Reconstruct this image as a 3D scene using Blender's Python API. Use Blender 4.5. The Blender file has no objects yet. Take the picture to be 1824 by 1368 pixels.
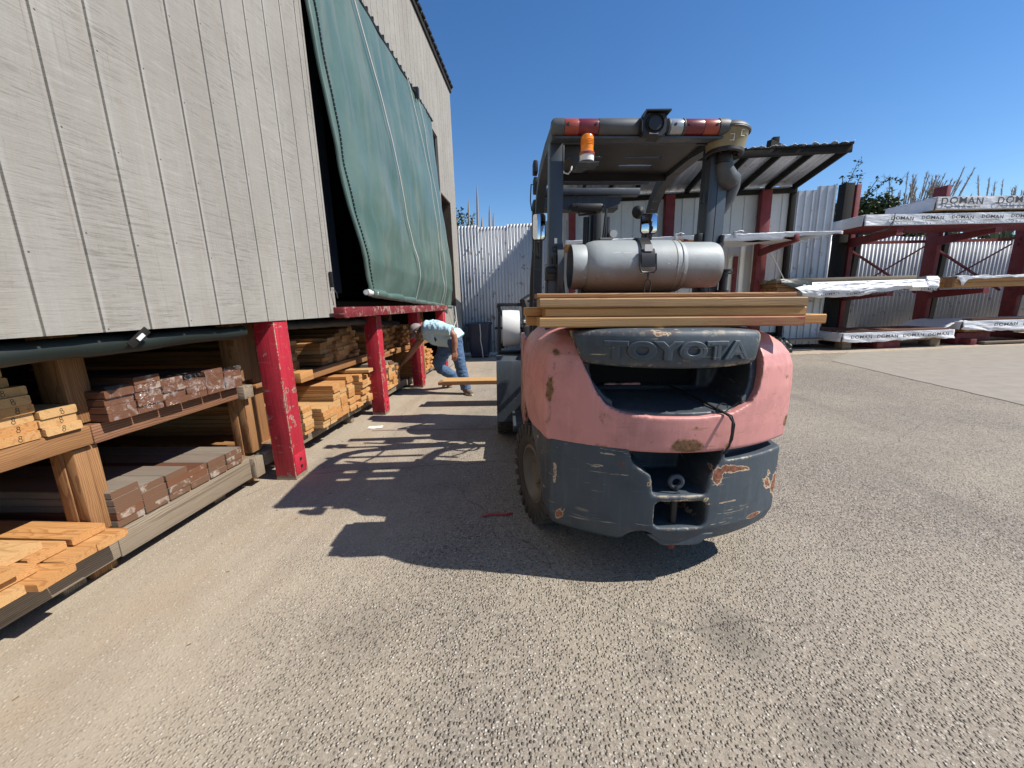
import bpy, bmesh, math, random
from mathutils import Vector, Matrix, Euler, noise
R = math.radians
random.seed(11)
sc = bpy.context.scene
COL = sc.collection

# ------------------------------------------------------------------ helpers
def tag(o, label, cat, group=None):
    o['label'] = label; o['category'] = cat
    if group: o['group'] = group
    return o
def struct(o):
    o['kind'] = 'structure'; return o
def empty(name, loc=(0, 0, 0), rz=0.0, mw=None):
    o = bpy.data.objects.new(name, None); COL.objects.link(o)
    o.empty_display_size = 0.1
    o.location = loc; o.rotation_euler = (0, 0, rz)
    if mw is not None: o.matrix_world = mw
    return o
def thing(name, label, cat, loc=(0, 0, 0), rz=0.0, group=None, mw=None):
    return tag(empty(name, loc, rz, mw), label, cat, group)
def put(name, me, mat, parent=None, loc=(0, 0, 0), rot=(0, 0, 0), mw=None):
    o = bpy.data.objects.new(name, me); COL.objects.link(o)
    if mat is not None:
        if len(me.materials) == 0: me.materials.append(mat)
        if me.materials[0] != mat:
            o.material_slots[0].link = 'OBJECT'; o.material_slots[0].material = mat
    o.location = loc; o.rotation_euler = rot
    if mw is not None: o.matrix_world = mw
    if parent is not None: o.parent = parent
    return o

class MB:
    def __init__(s): s.v = []; s.f = []; s.m = []
    def add(s, vs, fs, mi=0):
        n = len(s.v); s.v += [tuple(v) for v in vs]; s.f += [tuple(i + n for i in f) for f in fs]; s.m += [mi] * len(fs); return s
    def box(s, x0, x1, y0, y1, z0, z1, bev=0.0, mat=None, mi=0):
        if bev > 0:
            bm = bmesh.new()
            bmesh.ops.create_cube(bm, size=1, matrix=Matrix.Translation(((x0 + x1) / 2, (y0 + y1) / 2, (z0 + z1) / 2)) @ Matrix.Diagonal((x1 - x0, y1 - y0, z1 - z0, 1)))
            bmesh.ops.bevel(bm, geom=bm.edges[:], offset=bev, segments=2, affect='EDGES', profile=0.5)
            bm.verts.index_update()
            vs = [v.co.copy() for v in bm.verts]; fs = [[v.index for v in f.verts] for f in bm.faces]; bm.free()
        else:
            vs = [Vector(p) for p in ((x0, y0, z0), (x1, y0, z0), (x1, y1, z0), (x0, y1, z0), (x0, y0, z1), (x1, y0, z1), (x1, y1, z1), (x0, y1, z1))]
            fs = [(0, 3, 2, 1), (4, 5, 6, 7), (0, 1, 5, 4), (1, 2, 6, 5), (2, 3, 7, 6), (3, 0, 4, 7)]
        if mat is not None: vs = [mat @ v for v in vs]
        return s.add(vs, fs, mi)
    def bar(s, a, b, w, h, up=(0, 0, 1), bev=0.0, mi=0):
        a = Vector(a); b = Vector(b); d = b - a; L = d.length; x = d.normalized(); u = Vector(up)
        if abs(x.dot(u)) > .98: u = Vector((0, 1, 0))
        y = u.cross(x).normalized(); z = x.cross(y)
        M = Matrix(((x.x, y.x, z.x, a.x), (x.y, y.y, z.y, a.y), (x.z, y.z, z.z, a.z), (0, 0, 0, 1)))
        return s.box(0, L, -w / 2, w / 2, -h / 2, h / 2, bev, M, mi)
    def tube(s, pts, r, n=10, caps=True, closed=False, mi=0):
        P = [Vector(p) for p in pts]; k = len(P); rings = []; prev = None
        rr = r if isinstance(r, (list, tuple)) else [r] * k
        for i, p in enumerate(P):
            if closed: t = (P[(i + 1) % k] - P[i - 1]).normalized()
            else: t = (P[min(i + 1, k - 1)] - P[max(i - 1, 0)]).normalized()
            if prev is None:
                a = Vector((0, 0, 1)) if abs(t.z) < .9 else Vector((1, 0, 0)); nrm = t.cross(a).normalized()
            else:
                nrm = (prev - t * prev.dot(t)).normalized()
            prev = nrm; b = t.cross(nrm)
            rings.append([p + nrm * (rr[i] * math.cos(q * 2 * math.pi / n)) + b * (rr[i] * math.sin(q * 2 * math.pi / n)) for q in range(n)])
        return s.rings(rings, caps and not closed, closed, mi)
    def rings(s, rings, caps=True, closed=False, mi=0):
        n = len(rings[0]); k = len(rings); vs = [v for r in rings for v in r]; fs = []
        for i in range(k if closed else k - 1):
            j = (i + 1) % k
            for q in range(n):
                q2 = (q + 1) % n
                fs.append((i * n + q, i * n + q2, j * n + q2, j * n + q))
        if caps:
            fs.append(tuple(range(n))[::-1]); fs.append(tuple((k - 1) * n + q for q in range(n)))
        return s.add(vs, fs, mi)
    def lathe(s, prof, M=None, n=28, mi=0, caps=True):
        M = M or Matrix.Identity(4)
        rings = [[M @ Vector((r * math.cos(q * 2 * math.pi / n), r * math.sin(q * 2 * math.pi / n), h)) for q in range(n)] for r, h in prof]
        return s.rings(rings, caps, False, mi)
    def grid(s, fn, nu, nv, mi=0, flip=False):
        vs = [fn(i / nu, j / nv) for j in range(nv + 1) for i in range(nu + 1)]; fs = []
        for j in range(nv):
            for i in range(nu):
                a = j * (nu + 1) + i; f = (a, a + 1, a + nu + 2, a + nu + 1); fs.append(f[::-1] if flip else f)
        return s.add(vs, fs, mi)
    def prism(s, poly, axis, a, b, mi=0):
        # poly in the two other axes (cyclic order kept), extruded along axis from a to b
        def P(p, t):
            return {'x': (t, p[0], p[1]), 'y': (p[0], t, p[1]), 'z': (p[0], p[1], t)}[axis]
        n = len(poly)
        return s.rings([[P(p, a) for p in poly], [P(p, b) for p in poly]], True, False, mi)
    def mesh(s, name, ang=35, smooth=True, fix=True):
        me = bpy.data.meshes.new(name); me.from_pydata(s.v, [], s.f)
        if any(s.m): me.polygons.foreach_set('material_index', s.m)
        if fix:
            bm = bmesh.new(); bm.from_mesh(me); bmesh.ops.recalc_face_normals(bm, faces=bm.faces[:]); bm.to_mesh(me); bm.free()
        if smooth:
            me.shade_smooth(); me.set_sharp_from_angle(angle=R(ang))
        me.update(); return me
    def build(s, name, mat, parent=None, loc=(0, 0, 0), rot=(0, 0, 0), mw=None, ang=35, smooth=True, fix=True, mats=None):
        me = s.mesh(name, ang, smooth, fix)
        if mats:
            for m in mats: me.materials.append(m)
        return put(name, me, None if mats else mat, parent, loc, rot, mw)

def evaluated(o):
    dg = bpy.context.evaluated_depsgraph_get(); dg.update()
    return bpy.data.meshes.new_from_object(o.evaluated_get(dg))
def carve(base, cutters, voxel=0.007, smooth=4, name='cast'):
    """boolean cuts on a solid, then remesh and relax so that it looks like a casting"""
    tmp = []
    def mk(mb):
        o = put('tmp', mb.mesh('tmp', smooth=False), None); tmp.append(o); return o
    b = mk(base)
    for c in cutters:
        co = mk(c); md = b.modifiers.new('b', 'BOOLEAN'); md.operation = 'DIFFERENCE'; md.object = co; md.solver = 'EXACT'
    rm = b.modifiers.new('r', 'REMESH'); rm.mode = 'VOXEL'; rm.voxel_size = voxel
    sm = b.modifiers.new('s', 'SMOOTH'); sm.factor = .5; sm.iterations = smooth
    me = evaluated(b)
    if not me.vertices:
        for md in b.modifiers:
            if md.type == 'BOOLEAN': md.solver = 'FAST'
        me = evaluated(b)
    me.name = name; me.materials.clear(); me.shade_smooth()
    for o in tmp:
        d = o.data; bpy.data.objects.remove(o); bpy.data.meshes.remove(d)
    return me
def text_mesh(body, size, extrude=0.0, bevel=0.0, offset=0.0, spacing=1.0):
    cu = bpy.data.curves.new('t', 'FONT'); cu.body = body; cu.size = size; cu.extrude = extrude; cu.bevel_depth = bevel
    cu.offset = offset; cu.align_x = 'CENTER'; cu.align_y = 'CENTER'; cu.space_character = spacing; cu.resolution_u = 4
    o = bpy.data.objects.new('t', cu); COL.objects.link(o)
    me = evaluated(o); bpy.data.objects.remove(o); bpy.data.curves.remove(cu); return me
def fbm(x, y, z=0.0, o=3):
    return noise.fractal(Vector((x, y, z)), 1.0, 2.0, o)

# ------------------------------------------------------------------ materials
class NT:
    def __init__(s, name):
        s.m = bpy.data.materials.new(name); s.m.use_nodes = True; s.t = s.m.node_tree; s.t.nodes.clear()
        s.out = s.t.nodes.new('ShaderNodeOutputMaterial'); s.b = s.t.nodes.new('ShaderNodeBsdfPrincipled')
        s.t.links.new(s.b.outputs[0], s.out.inputs[0]); s._tc = None
    def n(s, typ, props=None, **inp):
        nd = s.t.nodes.new('ShaderNode' + typ)
        for k, v in (props or {}).items(): setattr(nd, k, v)
        for k, v in inp.items(): s.set(nd, k, v)
        return nd
    def set(s, nd, k, v):
        i = nd.inputs[int(k[1:])] if (k[0] == 'i' and k[1:].isdigit()) else nd.inputs[k.replace('_', ' ')]
        if hasattr(v, 'bl_idname') and v.bl_idname.startswith('ShaderNode'): v = v.outputs[0]
        if isinstance(v, bpy.types.NodeSocket): s.t.links.new(v, i)
        else: i.default_value = v if not (isinstance(v, (tuple, list)) and len(v) == 3 and i.type == 'RGBA') else (*v, 1)
    def obj(s):
        if s._tc is None: s._tc = s.n('TexCoord').outputs['Object']
        return s._tc
    def map(s, scale=(1, 1, 1), rot=(0, 0, 0), loc=(0, 0, 0), vec=None):
        return s.n('Mapping', Vector=vec or s.obj(), Scale=scale, Rotation=rot, Location=loc).outputs[0]
    def noise(s, scale=5, detail=4, rough=.55, dist=0, vec=None):
        return s.n('TexNoise', Vector=vec or s.obj(), Scale=scale, Detail=detail, Roughness=rough, Distortion=dist).outputs[0]
    def ramp(s, fac, stops, interp='LINEAR'):
        nd = s.n('ValToRGB', Fac=fac); cr = nd.color_ramp; cr.interpolation = interp
        while len(cr.elements) < len(stops): cr.elements.new(.5)
        for e, (p, c) in zip(cr.elements, stops):
            e.position = p; e.color = (*c, 1) if isinstance(c, (tuple, list)) else (c, c, c, 1)
        return nd.outputs[0]
    def mix(s, fac, a, b, mode='MIX'):
        nd = s.t.nodes.new('ShaderNodeMix'); nd.data_type = 'RGBA'; nd.blend_type = mode
        for k, v in ((0, fac), (6, a), (7, b)):
            i = nd.inputs[k]
            if isinstance(v, bpy.types.NodeSocket): s.t.links.new(v, i)
            else: i.default_value = v if not isinstance(v, (tuple, list)) else (*v, 1)
        return nd.outputs[2]
    def math(s, op, a, b=0.0):
        nd = s.n('Math', {'operation': op}); s.set(nd, 'i0', a); s.set(nd, 'i1', b); return nd.outputs[0]
    def sep(s, v):
        return s.n('SeparateXYZ', Vector=v).outputs
    def bump(s, h, strength=.3, dist=.01):
        s.set(s.b, 'Normal', s.n('Bump', Height=h, Strength=strength, Distance=dist))
    def done(s, color=None, rough=.6, metal=0.0, spec=None):
        if color is not None: s.set(s.b, 'Base_Color', color)
        s.set(s.b, 'Roughness', rough); s.set(s.b, 'Metallic', metal)
        if spec is not None: s.set(s.b, 'Specular_IOR_Level', spec)
        return s.m

def simple(name, col, rough=.55, metal=0.0, var=.25, scale=6, spec=None, bump=.0):
    k = NT(name); f = k.noise(scale, 5, .6)
    c = k.mix(f, tuple(x * (1 - var) for x in col), tuple(min(1, x * (1 + var)) for x in col))
    if bump: k.bump(k.noise(scale * 8, 4), bump, .005)
    return k.done(c, rough, metal, spec)

def wood(name, c1, c2, dark, freq=55, fibre=.5, rough=.7, rv=.35, wear=None, axis='x', stain=None, endc=None):
    k = NT(name); rnd = k.n('ObjectInfo').outputs['Random']
    off = k.n('CombineXYZ', X=k.math('MULTIPLY', rnd, 37.0), Y=k.math('ADD', k.math('MULTIPLY', k.math('FRACT', k.math('MULTIPLY', rnd, 17.3)), .24), -.12),
              Z=k.math('ADD', k.math('MULTIPLY', k.math('FRACT', k.math('MULTIPLY', rnd, 7.7)), .12), .03))
    src = k.obj()
    if axis != 'x': src = k.map((1, 1, 1), (0, 0, R(90)) if axis == 'y' else (0, R(90), 0))
    p = k.n('VectorMath', {'operation': 'ADD'}, i0=src, i1=off).outputs[0]
    warp = k.n('TexNoise', Vector=k.map((.8, 3, 3), vec=p), Scale=1.5, Detail=3)
    wv = k.n('VectorMath', {'operation': 'SCALE'}, i0=warp.outputs['Color'], Scale=.11).outputs[0]
    p2 = k.n('VectorMath', {'operation': 'ADD'}, i0=p, i1=wv).outputs[0]
    w = k.n('TexWave', {'wave_type': 'RINGS', 'rings_direction': 'X', 'wave_profile': 'SAW'}, Vector=p2, Scale=freq, Distortion=1.2, Detail=2.0, Detail_Scale=1.5).outputs['Fac']
    grain = k.noise(1, 5, .7, vec=k.map((5, 160, 160), vec=p))
    grain2 = k.noise(1, 4, .6, .3, vec=k.map((1.1, 46, 46), vec=p))
    base = k.mix(k.math('FRACT', k.math('MULTIPLY', rnd, 91.7)), c1, c2)
    rings = k.ramp(w, [(0, 0), (.55, .25), (.9, 1), (1, .3)])
    c = k.mix(k.math('MULTIPLY', rings, fibre), base, dark)
    c = k.mix(k.ramp(grain, [(.3, .45), (.55, 0)]), c, dark)
    c = k.mix(k.ramp(grain2, [(.34, min(1, fibre * .9)), (.47, 0)]), c, dark)
    big = k.noise(2.2, 4, .6, vec=p)
    c = k.mix(k.ramp(big, [(.35, .0), (.75, rv)]), c, tuple(x * .55 for x in c1))
    if endc:
        ex = k.math('ABSOLUTE', k.sep(k.n('TexCoord').outputs['Normal'])[0])
        ec = k.mix(k.ramp(k.noise(9, 5, .7, vec=p), [(.56, 0), (.64, .8)]), k.mix(k.math('MULTIPLY', rings, .6), endc[0], tuple(x * .4 for x in endc[0])), endc[1])
        c = k.mix(k.ramp(ex, [(.7, 0), (.8, 1)]), c, ec)
    if stain:
        sx = k.math('ADD', k.math('MULTIPLY', k.sep(k.obj())[0], 1.0), k.math('MULTIPLY', k.noise(1, 5, .7, vec=k.map((5, 30, 30))), .9))
        c = k.mix(k.ramp(sx, [(.0, 0), (.22, .55), (.42, .25), (.5, .85)]), c, stain)
    if wear: c = k.mix(k.ramp(k.noise(4, 6, .7, vec=p), [(.42, 0), (.62, .9)]), c, wear)
    k.bump(k.math('ADD', k.math('MULTIPLY', grain, .7), k.math('MULTIPLY', w, .3)), .25, .003)
    return k.done(c, rough, 0, .3)

def chipped(name, base, chip1, chip2, amount=.6, rough=.45, fade=.18, scale=5.0, spots=(), grain=0.0, edge=False):
    """old enamel: faded, scratched, chipped through to primer and rust"""
    k = NT(name); v = k.obj()
    c = k.mix(k.noise(2.2, 6, .6), tuple(x * (1 - fade) for x in base), tuple(min(1, x * (1 + fade)) for x in base))
    st = k.noise(1, 4, .6, vec=k.map((30, 30, 3)))
    c = k.mix(k.ramp(st, [(.50, 0), (.72, .35)]), c, tuple(min(1, x * 1.35 + .03) for x in base))
    dirt = k.noise(6, 8, .7)
    c = k.mix(k.ramp(dirt, [(.47, 0), (.75, .5)]), c, tuple(x * .42 + .008 for x in base))
    n1 = k.noise(scale, 9, .66, .6); n2 = k.noise(scale * 3.1, 6, .65, .4)
    for (x, z, r_x, r_z, am) in spots:
        dx = k.n('VectorMath', {'operation': 'LENGTH'}, i0=k.map((1 / r_x, 0, 1 / r_z), (0, 0, 0), (-x / r_x, 0, -z / r_z))).outputs['Value']
        n1 = k.math('ADD', n1, k.ramp(dx, [(0, am), (1, 0)]))
    c = k.mix(k.ramp(n1, [(amount - .045, 0), (amount, .45)]), c, tuple(a * .5 + b * .5 for a, b in zip(base, chip2)))
    ch = k.ramp(n1, [(amount, 0), (amount + .008, 1)]); c = k.mix(ch, c, chip1)
    ch2 = k.ramp(n1, [(amount + .022, 0), (amount + .035, 1)]); c = k.mix(ch2, c, k.mix(k.ramp(k.noise(55, 6, .75), [(.35, 0), (.65, 1)]), tuple(x * .45 for x in chip2), tuple(min(.6, x * 2.6 + .01) for x in chip2)))
    sp = k.ramp(n2, [(amount + .055, 0), (amount + .065, 1)]); c = k.mix(sp, c, chip2)
    if edge:
        pt = k.n('NewGeometry').outputs['Pointiness']
        em = k.math('MULTIPLY', k.ramp(pt, [(.525, 0), (.56, 1)]), k.ramp(k.noise(11, 6, .7, .3), [(.48, 0), (.54, 1)]))
        c = k.mix(em, c, k.mix(k.ramp(k.noise(19, 5, .7), [(.47, 0), (.53, 1)]), chip1, chip2))
    scr = k.noise(1, 3, .7, .8, vec=k.map((6, 6, 70), (0, .25, 0)))
    sc_ = k.math('MULTIPLY', k.ramp(scr, [(.635, 0), (.66, 1)]), k.ramp(k.noise(3, 2), [(.42, 0), (.56, .85)]))
    c = k.mix(sc_, c, chip1)
    hh = k.math('SUBTRACT', k.math('MULTIPLY', k.noise(14, 3), .25), k.math('ADD', ch, sp))
    if grain:
        gr = k.noise(1, 4, .7, vec=k.map((75, 75, 2.2))); hh = k.math('ADD', hh, k.math('MULTIPLY', gr, grain * 2))
        c = k.mix(k.ramp(gr, [(.30, grain), (.5, 0)]), c, tuple(x * .4 for x in base))
    k.bump(hh, .35, .004)
    return k.done(c, k.ramp(dirt, [(.3, rough - .1), (.7, rough + .22)]), 0, .45)

M = {}
M['pale'] = wood('pale_pine', (.57, .345, .145), (.62, .40, .185), (.31, .15, .055), fibre=.55)
M['redwood'] = wood('dark_redwood', (.13, .055, .032), (.18, .075, .04), (.05, .02, .013), fibre=.5, endc=((.17, .075, .04), (.40, .33, .27)))
M['greywood'] = wood('grey_decking', (.25, .22, .18), (.22, .18, .145), (.12, .08, .055), fibre=.4, endc=((.16, .085, .05), (.36, .31, .26)))
WOODS = {'weathered': (('weathered_timber', (.30, .25, .185), (.33, .265, .195), (.10, .07, .045)), dict(freq=34, fibre=.85)),
         'rackwood': (('brown_rack_timber', (.33, .17, .07), (.37, .20, .085), (.12, .045, .02)), dict(freq=34, fibre=.75)),
         'rackdark': (('dark_grained_timber', (.33, .165, .085), (.30, .15, .08), (.08, .03, .018)), dict(freq=26, fibre=1.0)),
         'black_timber': (('blackened_timber', (.016, .0145, .013), (.021, .019, .0165), (.008, .007, .0065)), dict(fibre=.5, rough=.9)),
         'door_wood': (('dark_door_planks', (.10, .07, .055), (.12, .085, .065), (.035, .025, .02)), dict(freq=30, fibre=.6)),
         'fir': (('fir_lumber', (.53, .265, .088), (.60, .345, .14), (.27, .095, .028)), dict(fibre=.65))}
for k_, (a_, d_) in WOODS.items():
    for ax_ in 'xyz': M[k_ + ('' if ax_ == 'x' else '_' + ax_)] = wood(a_[0] + ('' if ax_ == 'x' else '_' + ax_), *a_[1:], axis=ax_, **d_)
M['rough_fir'] = wood('rough_sawn_fir', (.47, .315, .165), (.42, .265, .135), (.17, .085, .04), fibre=.8, rv=.75)
M['stained'] = wood('red_stained_fir', (.50, .32, .14), (.46, .28, .13), (.20, .10, .045), fibre=.65, rv=.6, stain=(.24, .045, .04))
M['red'] = chipped('old_red_paint', (.42, .016, .034), (.42, .27, .21), (.16, .05, .05), .635, .55, .3, 8.0, grain=.7, spots=((-.08, .0, .35, .16, .16), (-.08, .30, .2, .06, .07), (0, .62, .02, .4, .1), (-.165, .5, .02, .5, .1)))
M['red_edge'] = chipped('worn_red_edges', (.42, .016, .034), (.50, .38, .28), (.30, .16, .10), .49, .6, .3, 14.0)
M['slate_plain'] = chipped('slate_grey_letters', (.052, .068, .084), (.22, .22, .2), (.13, .045, .025), .69, .45, .25, 4.6)
M['red_worn_shaded'] = chipped('worn_shaded_red_paint', (.17, .012, .018), (.38, .30, .25), (.15, .06, .05), .555, .6, .3, 9.0, grain=.5)  # scraped red paint, base darkened to carry the curtain's shade on the beam
M['steel_red'] = chipped('dark_red_steel', (.17, .022, .024), (.20, .06, .05), (.09, .04, .03), .70, .6, .3, 5.0)
M['pink'] = chipped('faded_pink_paint', (.56, .245, .225), (.36, .17, .11), (.10, .048, .022), .645, .42, .10, 5.2,
                    spots=((.065, .735, .10, .045, .32), (.085, .812, .025, .02, .30), (-.09, .75, .03, .02, .25), (.543, .986, .05, .035, .25), (.585, .786, .03, .04, .22), (.486, .86, .05, .02, .2), (-.49, .93, .025, .09, .22), (-.458, 1.10, .03, .03, .22), (-.49, .80, .03, .08, .17), (.30, .735, .14, .035, .16), (-.25, .715, .2, .02, .14)), edge=True)
M['slate'] = chipped('slate_grey_paint', (.050, .066, .082), (.50, .42, .28), (.13, .045, .025), .645, .5, .25, 4.6,
                     spots=((-.085, .57, .03, .04, .22), (.20, .59, .035, .05, .19), (.262, .469, .12, .014, .24), (.30, .62, .12, .03, .16), (.38, .42, .10, .010, .22), (.50, .55, .05, .10, .15), (.45, .37, .12, .02, .2), (.07, .487, .12, .03, .2), (-.44, .35, .03, .04, .18), (.56, .50, .03, .2, .2), (.16, .36, .06, .06, .18), (-.46, .55, .02, .2, .16), (.20, 1.06, .16, .02, .2), (-.1, 1.19, .3, .02, .12), (.42, .36, .15, .03, .15)), edge=True)
M['slate_dark'] = chipped('dark_grey_paint', (.045, .056, .068), (.18, .17, .15), (.10, .05, .03), .74, .45, .25, 4.0)
M['gunmetal'] = simple('blue_grey_steel', (.042, .054, .071), .42, 0, .3, 5)
M['black'] = simple('black_plastic', (.012, .012, .013), .5, 0, .4, 9)
M['darkmetal'] = simple('dark_oily_metal', (.03, .03, .032), .45, .4, .5, 8)
M['rubber'] = simple('dusty_tyre_rubber', (.055, .050, .043), .8, 0, .45, 9, bump=.2)
M['rim'] = simple('grimy_wheel_rim', (.17, .145, .115), .6, .2, .5, 8)
M['white_plastic'] = simple('white_film', (.74, .74, .72), .3, 0, .06, 7)
M['bluebin'] = simple('navy_plastic', (.012, .02, .045), .45, 0, .25, 4)
M['amber'] = simple('amber_lens', (.80, .22, .012), .15, 0, .12, 14)
M['lens_red'] = simple('dull_red_lens', (.135, .016, .024), .35, 0, .3, 8)
M['lens_orange'] = simple('dull_orange_lens', (.27, .05, .028), .35, 0, .25, 8)
M['lens_white'] = simple('clear_lens', (.33, .35, .37), .25, .3, .2, 8)
M['barplastic'] = simple('grey_bar_plastic', (.065, .072, .078), .55, 0, .7, 12)
M['label_white'] = simple('white_sticker', (.70, .70, .68), .5, 0, .05, 8)
M['mirror'] = simple('mirror_glass', (.75, .77, .80), .03, 1.0, .02, 3)
M['skin'] = simple('sun_tanned_skin', (.30, .135, .085), .5, 0, .15, 20)
M['jeans'] = simple('blue_denim', (.055, .105, .19), .85, 0, .45, 9, bump=.2)
M['shirt'] = simple('pale_blue_cotton', (.42, .61, .70), .85, 0, .06, 6)
M['print_blue'] = simple('blue_shirt_print', (.16, .38, .52), .85, 0, .05, 6)
M['print_dark'] = simple('dark_chest_print', (.03, .04, .06), .85, 0, .05, 6)
M['cap'] = simple('grey_cap_cloth', (.26, .235, .225), .85, 0, .12, 9)
M['hair'] = simple('grey_brown_hair', (.10, .07, .055), .8, 0, .3, 40)
M['shoe'] = simple('worn_brown_shoe', (.15, .115, .085), .8, 0, .4, 25)
M['sole'] = simple('pale_shoe_sole', (.38, .33, .26), .8, 0, .2, 25)
M['rope'] = simple('pale_rope', (.55, .54, .49), .8, 0, .2, 60)
M['wire'] = simple('black_wire', (.01, .01, .01), .5, 0, .2, 30)
M['ink'] = simple('grey_printed_ink', (.055, .055, .065), .6, 0, .3, 5)
M['marker'] = simple('black_marker', (.02, .015, .012), .7, 0, .2, 30)
M['galv_roof'] = simple('galvanised_steel', (.50, .50, .49), .5, .25, .18, 3)
M['darktarp'] = simple('dark_green_tarp', (.013, .019, .0155), .5, 0, .3, 4, bump=.1)
M['stem'] = simple('dry_plant_stem', (.22, .15, .08), .85, 0, .25, 8)
M['paper'] = simple('paper_scrap', (.66, .63, .58), .8, 0, .08, 10)
M['redstrap'] = simple('red_plastic_strap', (.42, .04, .03), .5, 0, .2, 20)
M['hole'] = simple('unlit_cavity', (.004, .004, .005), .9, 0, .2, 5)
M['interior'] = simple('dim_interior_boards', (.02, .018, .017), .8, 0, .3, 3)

def m_siding():
    k = NT('weathered_grey_siding'); o = k.obj(); s = k.sep(o)
    pan = k.math('FLOOR', k.math('DIVIDE', k.math('SUBTRACT', s[1], .115), .217)); pr = k.n('TexWhiteNoise', {'noise_dimensions': '1D'}, W=pan).outputs[0]
    po = k.n('VectorMath', {'operation': 'ADD'}, i0=o, i1=k.n('CombineXYZ', X=k.math('MULTIPLY', pr, 9.0), Y=0.0, Z=k.math('MULTIPLY', pr, 5.0))).outputs[0]
    saw = k.noise(1, 4, .8, .4, vec=k.map((3, 6, 105), (R(1), 0, 0), vec=po))
    saw2 = k.noise(1, 5, .75, .5, vec=k.map((3, 3.5, 44), (R(-2), 0, 0), vec=po))
    ver = k.noise(1, 6, .7, .3, vec=k.map((3, 19, 1.1), vec=po))
    crack = k.noise(1, 4, .75, vec=k.map((3, 130, 5), vec=po))
    big = k.noise(1.1, 5, .6)
    pan = k.math('FLOOR', k.math('DIVIDE', k.math('SUBTRACT', s[1], .115), .217)); pr = k.n('TexWhiteNoise', {'noise_dimensions': '1D'}, W=pan).outputs[0]
    c = k.mix(k.ramp(big, [(.32, 0), (.68, 1)]), (.25, .232, .207), (.332, .318, .286))
    c = k.mix(k.math('MULTIPLY', pr, .5), c, (.285, .272, .245))
    c = k.mix(k.ramp(ver, [(.36, .5), (.58, 0)]), c, (.265, .24, .205))
    c = k.mix(k.ramp(ver, [(.60, 0), (.78, .35)]), c, (.47, .45, .40))
    c = k.mix(k.math('MULTIPLY', k.ramp(saw, [(.37, .75), (.51, 0)]), k.ramp(k.noise(2.6, 5, .65), [(.38, .1), (.64, 1)])), c, (.155, .14, .12))
    c = k.mix(k.math('MULTIPLY', k.ramp(saw2, [(.56, 0), (.74, .35)]), 1.0), c, (.44, .42, .38))
    c = k.mix(k.math('MULTIPLY', k.ramp(crack, [(.28, .85), (.37, 0)]), k.ramp(big, [(.45, 1), (.6, .1)])), c, (.12, .10, .095))
    fr = k.math('FRACT', k.math('DIVIDE', k.math('SUBTRACT', s[1], .115), .217))
    c = k.mix(k.math('MULTIPLY', k.ramp(fr, [(.0, 0), (.033, 0), (.045, .5), (.13, 0), (.90, 0), (.955, .35), (.968, 0)]), k.ramp(k.noise(2.1, 4, .6), [(.4, .1), (.6, 1)])), c, (.42, .40, .375))
    nz = k.math('ABSOLUTE', k.math('SUBTRACT', k.math('FRACT', k.math('DIVIDE', k.math('ADD', s[2], k.math('MULTIPLY', pr, .3)), .41)), .5))
    ny = k.math('ABSOLUTE', k.math('SUBTRACT', fr, .09))
    nail = k.math('LESS_THAN', k.math('ADD', k.math('POWER', k.math('MULTIPLY', ny, .217), 2.0), k.math('POWER', k.math('MULTIPLY', nz, .41), 2.0)), .000016)
    c = k.mix(k.math('MULTIPLY', nail, .85), c, (.05, .035, .03))
    drip = k.math('MULTIPLY', k.ramp(k.noise(1, 3, .6, vec=k.map((1, 42, .35))), [(.60, 0), (.72, .6)]), k.ramp(k.noise(.9, 3, vec=k.map(loc=(3, 1, 8))), [(.42, 0), (.6, 1)]))
    c = k.mix(drip, c, (.20, .17, .15))
    k.bump(k.math('ADD', k.math('MULTIPLY', saw, .7), k.math('MULTIPLY', crack, .6)), .6, .005)
    return k.done(c, .85, 0, .2)
M['siding'] = m_siding()

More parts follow.
